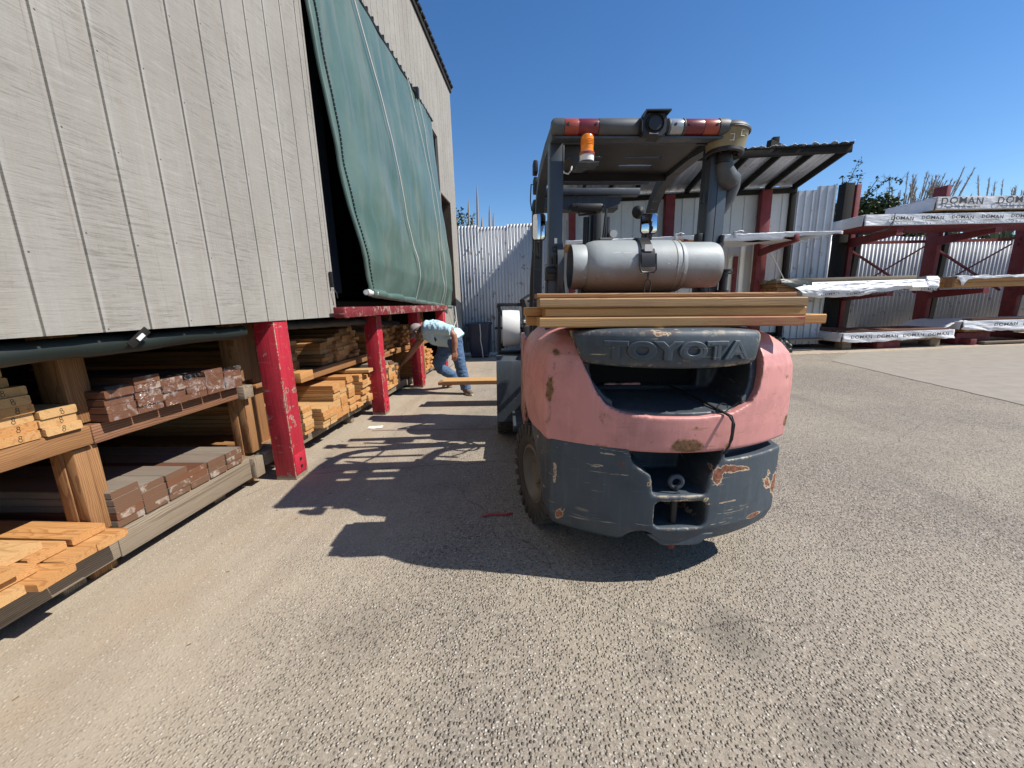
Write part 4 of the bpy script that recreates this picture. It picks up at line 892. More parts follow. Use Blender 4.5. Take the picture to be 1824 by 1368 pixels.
m = MB(); m.tube([(.445, .62, 1.60), (.43, .58, 1.60), (.31, .56, 1.52), (.24, .52, 1.60 - .03)], .012, 6); m.tube([(.43, .585, 1.64), (.415, .58, 1.5), (.405, .58, 1.38)], .012, 6)
m.box(.30, .325, .575, .62, 1.61, 1.65, .003); m.box(.295, .325, .58, .62, 1.52, 1.56, .003); m.box(.31, .322, .58, .60, 1.79, 1.84, .003); m.build('wire_loom', M['black'], fk)
m = MB(); m.tube([(.455, .58, 1.36), (.455, .58, 1.46)], .02, 12); m.lathe([(.03, 0), (.03, .014)], Matrix.Translation((.455, .58, 1.355)), 14); m.lathe([(.034, .0), (.034, .01)], Matrix.Translation((.46, .58, 1.462)), 14); m.box(.46, .50, .57, .59, 1.45, 1.457); m.build('fuel_filter', M['darkmetal'], fk)
# mirrors
def mirror(x0, x1, y, z0, z1, name='mirror'):
    root = empty(name); root.parent = fk; root.location = ((x0 + x1) / 2, y, (z0 + z1) / 2); root.rotation_euler = (R(-3), 0, R(-8))
    a = (x1 - x0) / 2; h = (z1 - z0) / 2; r = a * .45
    def rr(a, h, r):
        P = []
        for cx, cz, a0 in ((a - r, h - r, 0), (-a + r, h - r, 90), (-a + r, -h + r, 180), (a - r, -h + r, 270)):
            for q in range(5): P.append((cx + r * math.cos(R(a0 + q * 22.5)), cz + r * math.sin(R(a0 + q * 22.5))))
        return P
    m = MB(); m.prism(rr(a, h, r), 'y', .0, .02); m.build('housing', M['black'], root)
    m = MB(); P = rr(a - .002, h - .002, r); m.tube([(x, .0, z) for x, z in P], .004, 6, closed=True); m.build('bezel', M['black'], root)
    m = MB(); m.grid(lambda u, v: ((u * 2 - 1) * (a - .005) * (1 - .12 * max(0, abs(v * 2 - 1) - .8) / .2), -.002 - .010 * (1 - ((u * 2 - 1) ** 2) * .5 - ((v * 2 - 1) ** 2) * .5), (v * 2 - 1) * (h - .005)), 12, 16)
    m.build('glass', M['mirror'], root, fix=False); return root
mirror(-.491, -.403, 1.25, 1.720, 1.888); mirror(.249, .360, 1.30, 1.765, 1.897)
m = MB(); m.tube([(-.447, 1.28, 1.72), (-.44, 1.40, 1.66), (-.42, 1.58, 1.64)], .010, 8); m.tube([(.30, 1.33, 1.77), (.32, 1.4, 1.70), (.36, 1.6, 1.60)], .010, 8); m.build('mirror_bracket', M['black'], fk)
m = MB(); m.tube([(-.45, 1.6, 2.16), (-.475, 1.6, 2.16), (-.48, 1.6, 2.05), (-.47, 1.6, 1.98), (-.45, 1.6, 1.985)], .005, 6); m.box(-.46, -.425, 1.55, 1.65, 2.10, 2.2, .008); m.box(-.465, -.43, 1.52, 1.62, 2.22, 2.30, .008); m.build('mirror_arm', M['black'], fk)
m = MB(); m.lathe([(.0, .0), (.03, .01), (.05, .05)], Matrix.Translation((.34, 1.6, 1.98)) @ Matrix.Rotation(R(-90), 4, 'X'), 16); m.build('rear_work_lamp', M['black'], fk)
# black A-pillar trim, seat-side lever
m = MB(); m.tube([(-.43, 1.62, 1.7), (-.44, 1.7, 1.5), (-.445, 1.75, 1.2), (-.43, 1.78, .9)], .035, 8); m.tube([(-.41, 1.7, 1.95), (-.42, 1.72, 1.6), (-.42, 1.75, 1.1)], .018, 8); m.build('side_hose', M['black'], fk)
m = MB(); m.box(-.47, -.40, .55, .62, 1.42, 1.49, .006); m.tube([(-.42, .54, 1.50), (-.40, .54, 1.47), (-.385, .54, 1.36), (-.36, .52, 1.25)], .014, 8); m.tube([(-.46, .56, 1.47), (-.39, .56, 1.47)], .02, 10)
m.box(-.465, -.40, .575, .65, 1.1, 1.42, .006)
for q in range(3): m.tube([(-.44 + q * .02, .545, 1.50), (-.445 + q * .022, .54, 1.545)], .006, 6)
m.tube([(-.425 + .012 * math.cos(q * .63), .552, 1.575 + .012 * math.sin(q * .63)) for q in range(10)], .004, 5, closed=True)
m.build('pillar_clamp', M['darkmetal'], fk)
m = MB(); m.box(-.428, -.415, .553, .559, 1.60, 1.625); m.build('pillar_sticker', M['label_white'], fk)
# tank cradle, strap and buckle
TC = Vector((-.02, .56, 1.485)); TR = .128
m = MB()
def cradle(x0, x1, a0, a1, r0, r1):
    P = [(TC.y + r1 * math.sin(R(a)), TC.z - r1 * math.cos(R(a))) for a in range(a0, a1 + 1, 6)] + [(TC.y + r0 * math.sin(R(a)), TC.z - r0 * math.cos(R(a))) for a in range(a1, a0 - 1, -6)]
    m.prism(P, 'x', x0, x1)
cradle(-.20, -.14, 20, 186, .132, .142); cradle(.10, .16, 20, 96, .132, .142); m.box(-.30, .25, .46, .72, 1.20, 1.343, .01)
m.build('tank_cradle', M['slate_dark'], fk)
m = MB()
P = []
for a in range(0, 361, 12): P.append((TC.y + .075 + .165 * math.cos(R(a)) * .8, TC.z - .015 + .155 * math.sin(R(a))))
Q = [(TC.y + .075 + .135 * math.cos(R(a)) * .7, TC.z - .015 + .10 * math.sin(R(a))) for a in range(0, 361, 12)]
m.rings([[Vector((-.415, y, z)) for y, z in P[:-1]], [Vector((-.385, y, z)) for y, z in P[:-1]], [Vector((-.385, y, z)) for y, z in Q[:-1]], [Vector((-.415, y, z)) for y, z in Q[:-1]]], caps=False, closed=True)
m.build('cradle_end_plate', M['slate_dark'], fk)
m = MB(); arcp = [(TC.y + (TR + .012) * math.sin(R(a)), TC.z + (TR + .012) * math.cos(R(a))) for a in range(-95, 60, 5)]; arci = [(TC.y + (TR + .004) * math.sin(R(a)), TC.z + (TR + .004) * math.cos(R(a))) for a in range(55, -96, -5)]
m.prism(arcp + arci, 'x', -.026, .026); m.prism([(y - .0, z + .0) for y, z in [(TC.y + (TR + .018) * math.sin(R(a)), TC.z + (TR + .018) * math.cos(R(a))) for a in range(-95, -55, 5)]] + [(TC.y + (TR + .011) * math.sin(R(a)), TC.z + (TR + .011) * math.cos(R(a))) for a in range(-60, -96, -5)], 'x', -.032, .032)
m.build('tank_strap', M['darkmetal'], fk)
m = MB(); y0 = TC.y - TR - .014
m.tube([(-.038, y0 + .01, 1.535), (-.038, y0 - .006, 1.46), (-.028, y0 - .006, 1.448), (.028, y0 - .006, 1.448), (.038, y0 - .006, 1.46), (.038, y0 + .01, 1.535)], .004, 6)
m.tube([(.002, y0 - .006, 1.45), (.002, y0 - .004, 1.425)], .006, 6); m.tube([(-.012, y0, 1.36), (-.012, y0 - .004, 1.405), (.002, y0 - .005, 1.422), (.016, y0 - .004, 1.405), (.016, y0, 1.36), (.002, y0, 1.335)], .0035, 6, closed=True)
m.build('strap_buckle', M['darkmetal'], fk)
m = MB(); m.box(-.018, .018, y0 + .004, y0 + .010, 1.545, 1.575); o = m.build('strap_sticker', M['label_white'], fk)
# mast, carriage, forks
m = MB()
for x0, x1 in ((-.40, -.31), (.15, .24)):
    m.box(x0, x1, 2.45, 2.60, .12, 2.26, .006); m.box(x0 + .02, x1 - .005, 2.36, 2.44, .12, 2.20, .006)
m.box(-.40, .40, 2.42, 2.58, 2.17, 2.26, .01); m.box(-.40, .24, 2.45, 2.6, 1.15, 1.22, .01); m.box(-.40, .24, 2.45, 2.6, .25, .4, .01); m.build('mast', M['black'], fk)
m = MB()
for x in (.10, .30): m.tube([(x, 2.42, .3), (x, 2.42, 2.1)], .028, 12)
m.tube([(.265, 2.33, .4), (.265, 2.33, 2.24)], .012, 8); m.tube([(.21, 2.30, 1.55), (.26, 2.30, 2.2)], .01, 8); m.build('lift_cylinder', M['darkmetal'], fk)
m = MB(); m.box(.33, .36, 2.38, 2.42, 1.90, 1.98, .01); m.tube([(.345, 2.34, 1.94), (.345, 2.40, 1.94)], .035, 12); m.build('mast_lamp', M['galv_roof'], fk)
m = MB(); m.box(-.60, .55, 2.62, 2.68, .22, .30, .006); m.box(-.60, .55, 2.62, 2.68, .60, .68, .006)
for x in (-.45, .33): m.box(x, x + .10, 2.69, 2.73, .22, .74, .006); m.prism([(2.73, .225), (2.73, .272), (3.78, .250), (3.78, .235)], 'x', x, x + .10)
m.build('fork_carriage', M['black'], fk)

# gas cylinder strapped on top (a thing of its own)
gc = thing('gas_cylinder', 'dented grey gas cylinder lying strapped across the back of the forklift', 'gas cylinder', mw=FM @ Matrix.Translation(TC))
MXx = Matrix.Rotation(R(90), 4, 'Y')
m = MB(); m.lathe([(.0, -.283), (.06, -.281), (.095, -.268), (.117, -.245), (.126, -.215), (.128, -.18), (.128, .17), (.126, .195), (.118, .225), (.10, .25), (.06, .265), (0, .27)], MXx, 56, caps=False); m.build('body', M['tank'], gc)
m = MB(); m.lathe([(.129, .197), (.1295, .20), (.1285, .204)], MXx, 56, caps=False); m.lathe([(.1285, .166), (.1300, .170), (.1285, .174)], MXx, 56, caps=False); m.build('weld_seam', M['tank'], gc)
m = MB(); m.lathe([(.105, -.328), (.109, -.328), (.109, -.262), (.101, -.25), (.101, -.318), (.105, -.328)], MXx, 48, caps=False); m.build('foot_ring', M['tank'], gc)
# valve collar: three quarters of a ring, open below
col_ = MB(); ringpts = []
n_ = 44
for i in range(n_ + 1):
    a = R(-152) + R(304) * i / n_
    ringpts.append([Vector((x, -math.sin(a) * r_ * 1, math.cos(a) * r_)) for x, r_ in ((.205, .119), (.37, .119), (.388, .116), (.40, .111), (.398, .108), (.386, .112), (.37, .114), (.205, .114))])
col_.rings(ringpts); col_.build('valve_collar', M['tank'], gc)
m = MB()
for a in (150, -150): m.bar((.22, -math.sin(R(a)) * .112, math.cos(R(a)) * .112), (.40, -math.sin(R(a)) * .100, math.cos(R(a)) * .104), .012, .02)
m.build('collar_rim', M['tank'], gc)
m = MB(); m.tube([(.27, 0, 0), (.34, 0, 0)], .03, 14); m.tube([(.33, 0, -.02), (.33, -.03, -.10), (.37, -.03, -.16)], .016, 10); m.tube([(.34, 0, .03), (.34, 0, .07)], .02, 10); m.build('valve', M['darkmetal'], gc)

# lumber lying across the back of the forklift
def flboard(x1, y, z, L, wd, th, mat, label, rz=0.0, name='board'):
    o = put(name, board_mesh(L, wd, th), M[mat], None, mw=FM @ Matrix.Translation((x1, y, z)) @ Matrix.Rotation(rz, 4, 'Z'))
    return tag(o, label, 'board', 'boards across the forklift')
g_ = 'boards across the forklift'
b1 = flboard(.545, .175, 1.2105, 1.085, .15, .040, 'stained', 'bottom board across the forklift, its right half stained red', R(.3))
flboard(.550, .178, 1.2515, 1.065, .145, .037, 'fir', 'middle board across the forklift under the rough pale board', R(-.2))
flboard(.545, .172, 1.2895, 1.085, .145, .037, 'rough_fir', 'rough pale topmost rear board across the forklift', R(.4))
flboard(.555, .250, 1.3275, 1.10, .14, .020, 'rackwood', 'thin brown board lying on top, set back on the pile across the forklift', R(.5))
flboard(.765, .335, 1.2105, 1.345, .15, .042, 'fir', 'longer board in the second row, its right end sticking out past the pile', R(-.6))
flboard(.50, .330, 1.2535, 1.09, .15, .036, 'fir', 'board hidden in the second row, its left end showing beyond the pile', R(.2))
# boards carried on the forks
def pl(x1, y, z, L, wd, th, mat, label):
    return tag(put('plank', board_mesh(L, wd, th), M[mat], None, (x1, y, z), (0, 0, R(.8))), label, 'plank', 'planks carried on the forks')
pl(1.9, 5.10, .300, 3.24, .15, .042, 'rackwood', 'brown lower plank on the forks in front of the man'); pl(1.9, 5.10, .3425, 3.18, .15, .012, 'pale', 'pale upper plank on the forks pointing at the man'); pl(1.9, 5.253, .300, 3.20, .15, .046, 'pale', 'second pale plank behind, carried on the forks')
# ------------------------------------------------------------------ bending man
pr_ = thing('person', 'bending man in pale blue t-shirt, jeans and grey cap reaching into the rack', 'person', (-1.35, 5.95, 0))
PO = Vector((-1.35, 5.95, 0))
def V(x, y, z): return Vector((x, y, z)) - PO
HC = V(-1.868, 5.95, .935); HF = Vector((-.82, 0, -.57)).normalized(); HU = Vector((-.57, 0, .82)).normalized(); HS = Vector((0, 1, 0))
def hp(f, s, u): return HC + HF * f + HS * s + HU * u
def ell(m, c, rf, rs, ru, n=20, k=12, umin=-1.0, f=None):
    rings = []
    for j in range(k + 1):
        t = -math.pi / 2 + math.pi * j / k
        if math.sin(t) < umin: continue
        rings.append([c + HF * rf * math.cos(t) * math.cos(q * 2 * math.pi / n) + HS * rs * math.cos(t) * math.sin(q * 2 * math.pi / n) + HU * ru * math.sin(t) for q in range(n)])
    m.rings(rings)
b = MB()
ell(b, hp(-.008, 0, .02), .094, .076, .105); ell(b, hp(.025, 0, -.055), .062, .058, .07)
b.tube([hp(.085, 0, .02), hp(.112, 0, -.015), hp(.09, 0, -.028)], [.012, .017, .010], 8)
b.tube([hp(.072, -.02, -.055), hp(.080, 0, -.053), hp(.072, .02, -.055)], [.008, .011, .008], 8)
for s_ in (-1, 1):
    b.tube([hp(-.005, s_ * .070, .022), hp(-.014, s_ * .088, .004), hp(.0, s_ * .078, -.03)], [.012, .017, .010], 8)
    b.tube([hp(.075, s_ * .045, .028), hp(.085, s_ * .02, .034)], .009, 6)
b.tube([hp(-.045, 0, -.03), V(-1.76, 5.95, .985), V(-1.70, 5.95, .99)], [.062, .06, .075], 14)
b.tube([V(-1.72, 5.95, .975), V(-1.58, 5.95, .96), V(-1.42, 5.95, .89), V(-1.31, 5.95, .82)], [.10, .11, .11, .115], 16)
b.tube([V(-1.66, 5.80, .975), V(-1.66, 6.10, .965)], .055, 12)
def limb(pts, rr, n=12): b.tube([V(*p) for p in pts], rr, n)
limb([(-1.62, 5.78, 1.0), (-1.45, 5.74, .99), (-1.262, 5.70, .955)], [.058, .052, .045]); limb([(-1.30, 5.705, .965), (-1.245, 5.69, .90), (-1.235, 5.69, .80), (-1.245, 5.69, .69), (-1.248, 5.69, .665)], [.042, .046, .045, .034, .029])
limb([(-1.70, 6.10, .97), (-1.85, 6.12, .84), (-1.995, 6.11, .67)], [.06, .055, .050]); limb([(-1.985, 6.11, .685), (-2.03, 6.105, .62), (-2.12, 6.10, .52), (-2.18, 6.10, .455)], [.050, .050, .042, .032])
def hand(w, d, palm_n, curl, sgn):
    """palm plus five fingers: w wrist, d direction of fingers, palm_n out of the palm, thumb to the sgn side"""
    w = Vector(w); d = Vector(d).normalized(); nn = Vector(palm_n).normalized(); s_ = d.cross(nn).normalized() * sgn
    for o_ in (-.026, -.009, .009, .026): b.tube([w + s_ * o_ * .6, w + d * .045 + s_ * o_, w + d * .092 + s_ * o_ * 1.08], [.017, .016, .012], 8)
    for i, (o_, L) in enumerate(((.030, .070), (.010, .080), (-.010, .074), (-.029, .058))):
        p = w + d * .088 + s_ * o_ * 1.08; a1 = curl * (.5 + .12 * i); P = [p]
        dd = d.copy()
        for kx, fr in enumerate((.42, .33, .25)):
            dd = (dd * math.cos(a1) + nn * math.sin(a1)); n2 = (nn * math.cos(a1) - d * 0).normalized(); P.append(P[-1] + dd.normalized() * L * fr)
        b.tube(P, [.0095, .009, .0085, .007], 8)
    t0 = w + d * .025 + s_ * .028
    b.tube([t0, t0 + d * .03 + s_ * .022 + nn * .01, t0 + d * .058 + s_ * .026 + nn * .022, t0 + d * .075 + s_ * .022 + nn * .030], [.013, .012, .0105, .008], 8)
hand(V(-1.248, 5.69, .665), (-.10, -.05, -1), (-.35, .9, 0), .45, 1)
hand(V(-2.18, 6.10, .455), (-.70, 0, -.72), (.5, 0, -.8), .55, 1)
legL = [(-1.27, 5.86, .80), (-1.235, 5.83, .66), (-1.20, 5.79, .49), (-1.165, 5.78, .32), (-1.125, 5.765, .12), (-1.115, 5.76, .06)]
legR = [(-1.39, 6.05, .78), (-1.50, 6.04, .60), (-1.60, 6.03, .42), (-1.50, 6.13, .29), (-1.39, 6.25, .17), (-1.40, 6.26, .12)]
limb(legL, [.095, .085, .06, .058, .042, .045]); limb(legR, [.095, .085, .062, .058, .042, .045])
limb([(-1.125, 5.775, .055), (-1.09, 5.73, .04), (-1.06, 5.695, .03)], [.045, .042, .03]); limb([(-1.40, 6.26, .11), (-1.48, 6.26, .06), (-1.54, 6.26, .03)], [.042, .04, .03])
put('body', carve(b, [], .0075, 2, 'body'), M['skin'], pr_)
# hair, cap
m = MB(); ell(m, hp(-.020, 0, .012), .094, .083, .098, umin=-.55)
bm_h = m; put('hair', carve(m, [], .008, 2, 'hair'), M['hair'], pr_)
m = MB(); ell(m, hp(-.006, 0, .045), .108, .091, .098, 28, 16, umin=-.12)
put('cap', carve(m, [], .006, 3, 'cap'), M['cap'], pr_)
m = MB()
def bill(u, v):
    a = (u - .5) * math.pi * .95; r = .085 + v * .062 * math.cos(a * .9)
    p = hp(.01 + r * math.cos(a) * 1.05, r * math.sin(a) * .92,   .034 - .045 * v - .03 * abs(math.sin(a)) ** 2); return p
m.grid(bill, 18, 6); o = m.build('cap_bill', M['cap'], pr_, fix=False); sm = o.modifiers.new('t', 'SOLIDIFY'); sm.thickness = .004
m = MB(); ell(m, hp(.045, 0, -.092), .040, .052, .036); m.tube([hp(.0, -.066, -.035), hp(.03, -.055, -.07), hp(.05, -.03, -.095)], .018, 8); m.tube([hp(.0, .066, -.035), hp(.03, .055, -.07), hp(.05, .03, -.095)], .018, 8)
put('beard', carve(m, [], .007, 2, 'beard'), M['hair'], pr_)
# t-shirt
s = MB(); rings = []
spine = [(-1.255, .79, .155, .175), (-1.30, .835, .165, .185), (-1.38, .875, .155, .185), (-1.48, .915, .155, .195), (-1.58, .945, .165, .21), (-1.66, .968, .150, .215), (-1.72, .985, .135, .185), (-1.765, .985, .10, .12)]
for i, (x, z, dp, wd) in enumerate(spine):
    t = Vector((spine[min(i + 1, 7)][0] - spine[max(i - 1, 0)][0], 0, spine[min(i + 1, 7)][1] - spine[max(i - 1, 0)][1])).normalized(); up = Vector((-t.z, 0, t.x))
    if up.z < 0: up = -up
    ring = []
    for q in range(28):
        a = q * 2 * math.pi / 28; ca, sa = math.cos(a), math.sin(a)
        sag = 0
        if ca < 0: sag = -.05 * (-ca) * math.sin(max(0, min(1, (i - 1) / 5.0)) * math.pi)
        k = 1 + .035 * math.sin(a * 5 + i * 1.7) + .02 * math.sin(a * 9 + i * 2.9)
        ring.append(V(x, 5.95, z) + up * (dp * ca * k + sag) + Vector((0, 1, 0)) * wd * sa * k)
    rings.append(ring)
s.rings(rings)
s.tube([V(-1.62, 5.83, 1.0), V(-1.50, 5.755, 1.0), V(-1.36, 5.72, .975), V(-1.275, 5.70, .955)], [.10, .088, .080, .084], 16)
s.tube([V(-1.66, 6.06, .98), V(-1.74, 6.12, .93), V(-1.84, 6.13, .85)], [.10, .09, .082], 16)
sh = put('t_shirt', carve(s, [], .009, 3, 't_shirt'), M['shirt'], pr_)
for v in sh.data.vertices: v.co += v.normal * (.011 * fbm(v.co.x * 16 + v.co.z * 5, v.co.y * 9, v.co.z * 8) + .008 * abs(fbm(v.co.x * 30, v.co.y * 22, v.co.z * 22)))
m = MB(); m.tube([V(-1.545 + .035 * math.cos(q * .42), 5.865, 1.107 + .016 * math.sin(q * .42)) + Vector((0, -.02 * 0, 0)) for q in range(15)], .004, 6, closed=True); m.build('shirt_print', M['print_blue'], sh)
m = MB(); m.grid(lambda u, v: V(-1.52 - .03 * u - .018 * v, 5.766 - .008 * math.sin(u * 3), .81 + .085 * v + .012 * math.sin(u * 5)), 6, 8); 
m.build('chest_print', M['print_dark'], sh, fix=False)
# jeans
j = MB(); j.tube([V(-1.40, 5.95, .90), V(-1.32, 5.95, .83), V(-1.27, 5.95, .78)], [.155, .165, .15], 20)
def tr(pts, rr): j.tube([V(*p) for p in pts], rr, 16)
tr([(-1.28, 5.86, .83), (-1.25, 5.835, .68), (-1.205, 5.79, .50), (-1.17, 5.78, .32), (-1.13, 5.768, .13), (-1.122, 5.765, .075)], [.125, .108, .088, .082, .076, .080])
tr([(-1.37, 6.04, .83), (-1.49, 6.04, .62), (-1.60, 6.03, .43), (-1.565, 6.07, .345), (-1.47, 6.15, .265), (-1.39, 6.24, .185)], [.125, .112, .092, .088, .080, .078])
jn = put('jeans', carve(j, [], .0085, 2, 'jeans'), M['jeans'], pr_)
for v in jn.data.vertices: v.co += v.normal * .010 * fbm(v.co.x * 14, v.co.y * 14, v.co.z * 26)
# shoes
def shoe(h, t, up, name):
    h = V(*h); t = V(*t); d = (t - h).normalized(); u = Vector(up).normalized(); s_ = d.cross(u); L = (t - h).length
    q = MB(); q.tube([h + u * .055 - d * .01, h + u * .05 + d * L * .3, h + u * .042 + d * L * .62, h + u * .034 + d * L * .97], [.042, .047, .046, .030], 14); q.tube([h + u * .05 + d * .02, h + u * .11 + d * .01], [.045, .045], 12)
    put(name, carve(q, [], .006, 2, name), M['shoe'], pr_)
    q = MB(); P = []
    for k in range(16):
        a = k * 2 * math.pi / 16; P.append((L / 2 * (1 + .02) * math.cos(a), .047 * math.sin(a) * (1.0 if math.cos(a) > 0 else .85)))
    c = (h + t) / 2
    q.rings([[c + d * x * 1.04 + s_ * y * 1.04 + u * .002 for x, y in P], [c + d * x * 1.06 + s_ * y * 1.06 + u * .02 for x, y in P], [c + d * x + s_ * y + u * .032 for x, y in P]]); q.build('shoe_sole', M['sole'], pr_)
shoe((-1.155, 5.825, .0), (-1.01, 5.62, .0), (0, 0, 1), 'shoe'); shoe((-1.385, 6.27, .115), (-1.60, 6.255, .005), (-.35, 0, .9), 'shoe')

# ------------------------------------------------------------------ bin and clutter by the fence
bn = thing('wheeled_bin', 'dark blue wheeled bin with a rope standing against the corrugated fence', 'bin', (-1.535, 10.12, 0))
def rrect(a, c, r, n=4):
    P = []
    for cx, cy, a0 in ((a - r, c - r, 0), (-a + r, c - r, 90), (-a + r, -c + r, 180), (a - r, -c + r, 270)):
        for q in range(n + 1): P.append((cx + r * math.cos(R(a0 + q * 90 / n)), cy + r * math.sin(R(a0 + q * 90 / n))))
    return P
m = MB(); m.rings([[Vector((x, y, z)) for x, y in rrect(a, a, .06)] for a, z in ((.225, .07), (.235, .12), (.28, .80), (.30, .80), (.31, .83), (.31, .86), (.285, .87))]); 
for x in (-.15, 0, .15): m.bar((x * .85, -.232, .14), (x, -.280, .78), .02, .012)
m.build('tub', M['bluebin'], bn)
m = MB(); m.tube([(-.20, -.19, .05), (.20, -.19, .05)], .05, 12); m.box(-.2, .2, -.15, .2, .0, .07, .01); m.build('wheel_base', M['black'], bn)
m = MB(); m.tube([(.06, -.33, .86), (.07, -.325, .6), (.06, -.32, .45), (.09, -.32, .25), (.11, -.34, .02)], .012, 6); tag(m.build('bin_rope', M['rope'], loc=(-1.535, 10.12, 0)), 'pale rope dangling over the front of the blue bin', 'rope')
m = MB(); m.bar((-1.02, 10.0, .02), (-.80, 10.25, .75), .10, .05, bev=.005); tag(m.build('leaning_plank', M['black_timber']), 'dark plank leaning against the fence right of the bin', 'plank')

# ------------------------------------------------------------------ back fence, corrugated
def corr(name, x0, x1, y, z0, ztop, mat, parent, per=.083, amp=.013, step=8):
    m = MB(); n = int((x1 - x0) / per * step); vs = []
    for i in range(n + 1):
        x = x0 + (x1 - x0) * i / n; vs.append((x, y + amp * math.sin(2 * math.pi * x / per) + .004 * math.sin(x * 2.1), ztop(x)))
    m.v = [(x, yy, z0) for x, yy, zt in vs] + [(x, yy, z0 + (zt - z0) * .5) for x, yy, zt in vs] + vs
    k = n + 1; m.f = [(j * k + i, j * k + i + 1, (j + 1) * k + i + 1, (j + 1) * k + i) for j in range(2) for i in range(n)]
    o = m.build(name, M[mat], parent, fix=False, ang=60); sm = o.modifiers.new('t', 'SOLIDIFY'); sm.thickness = .002
    return o
fn = thing('corrugated_fence', 'tall corrugated galvanised fence closing the yard between warehouse and shed', 'fence', (0, 0, 0))
edges = [-3.2, -2.35, -1.55, -.78, .0, .7]
for i, (a, b_) in enumerate(zip(edges[:-1], edges[1:])):
    t = [.0, .03, -.015, .02, .06][i]
    corr('fence_sheet', a, b_ + .03, 10.50 - .006 * (i % 2), .06, lambda x, t=t: 3.27 + t, 'galv', fn)
m = MB(); m.box(-3.2, .7, 10.53, 10.58, .9, 1.0); m.box(-3.2, .7, 10.53, 10.58, 2.7, 2.8); m.build('fence_rail', M['black_timber'], fn)
m = MB()
for i in range(34):
    x = -2.1 + .083 * random.randint(0, 30); zz = random.choice([.95, 1.55, 2.2, 2.75]); m.tube([(x, 10.488, zz + random.uniform(-.05, .05)), (x, 10.476, zz)], .012, 6)
m.build('nail_head', M['darkmetal'], fn)

# ------------------------------------------------------------------ open shed
SX1 = 6.09; SX0 = .55; SY = 10.5
sd = thing('open_shed', 'open fronted shed of pale metal panels with red posts and rusty roof', 'shed', (0, 0, 0))
m = MB(); x = SX0; P = []
while x < SX1 - .02:
    P += [(x, 0), (x + .06, 0), (x + .07, -.022), (x + .10, -.022), (x + .11, 0)]; x += .29
P.append((SX1, 0)); n = len(P)
m.v = [(a, SY + b_, .1) for a, b_ in P] + [(a, SY + b_, 3.86) for a, b_ in P]; m.f = [(i, i + 1, n + i + 1, n + i) for i in range(n - 1)]
o = m.build('back_panel', M['panel'], sd, fix=False, smooth=False); sm = o.modifiers.new('t', 'SOLIDIFY'); sm.thickness = .002
def zr(y): return 3.84 + (SY - y) * (4.10 - 3.84) / 1.66
FY = 8.84
m = MB(); y = 0
n = int((SX1 - SX0) / .076 * 6); top = []
for i in range(n + 1):
    x = SX0 - .1 + (SX1 - SX0 + .12) * i / n; top.append((x, .010 * math.sin(2 * math.pi * x / .19) + (.014 if (i // 9) % 3 == 0 else 0)))
m.v = [(x, FY - .06 - .02 * abs(math.sin(x * 5)), zr(FY - .06) + .075 + dz * 1.6) for x, dz in top] + [(x, SY + .1, zr(SY + .1) + .06 + dz) for x, dz in top]
k = n + 1; m.f = [(i, i + 1, k + i + 1, k + i) for i in range(n)]
o = m.build('roof_sheet', M['galv'], sd, fix=False); sm = o.modifiers.new('t', 'SOLIDIFY'); sm.thickness = .004
m = MB(); m.box(SX0 - .1, SX1 + .01, FY - .055, FY - .01, zr(FY) - .09, zr(FY) + .05, .006); 
for i in range(70):
    x = SX0 + (SX1 - SX0) * i / 70; m.box(x, x + .07, FY - .09 - .02 * random.random(), FY - .05, zr(FY) + .04, zr(FY) + .055 + .03 * random.random())
m.build('roof_fascia', M['black_timber'], sd)
for x in [SX1 - .045 - i * .62 for i in range(9)]:
    m = MB(); wd = .05 if x > SX1 - .1 else .045
    m.bar((x, FY, zr(FY) - .015), (x, SY - .03, zr(SY) - .015), wd, .13); m.build('rafter', M['black_timber_y'], sd)
m = MB(); m.box(SX0, SX1, SY - .12, SY - .03, 3.70, 3.80, .005); m.build('wall_plate', M['black_timber'], sd)
for x0, x1 in ((5.33, 5.56), (3.14, 3.36), (.86, 1.02)):
    m = MB(); m.box(x0 - .1, x1 - .1, SY - .28, SY - .10, 0, 3.75, .006); m.build('red_post', M['steel_red'], sd)
m = MB(); m.box(SX1 - .10, SX1 + .02, SY - .10, SY + .04, 0, 3.84, .005); m.build('corner_post', M['black_timber_z'], sd)
m = MB(); m.box(4.80, 4.88, SY - .12, SY - .04, 0, 2.3); m.build('red_stud', M['steel_red'], sd)
m = MB(); m.bar((5.52, SY - .3, 2.35), (5.95, SY - .3, 1.62), .02, .02); m.build('brace_rod', M['galv_roof'], sd)
for x, yf in ((5.30, 8.86), (3.1, 8.9), (.95, 8.95)):
    m = MB(); m.bar((x, SY - .25, 2.34), (x, yf, 2.48), .09, .14, bev=.004); m.build('shelf_arm', M['steel_red'], sd)
m = MB(); m.bar((4.60, 8.92, zr(8.92) + .21), (5.35, 9.3, zr(9.3) + .13), .10, .11); m.box(4.72, 4.84, 9.0, 9.08, zr(9) + .08, zr(9) + .36, .004)
tag(m.build('roof_timber', M['black_timber']), 'blackened timber offcuts lying on top of the shed roof', 'timber')
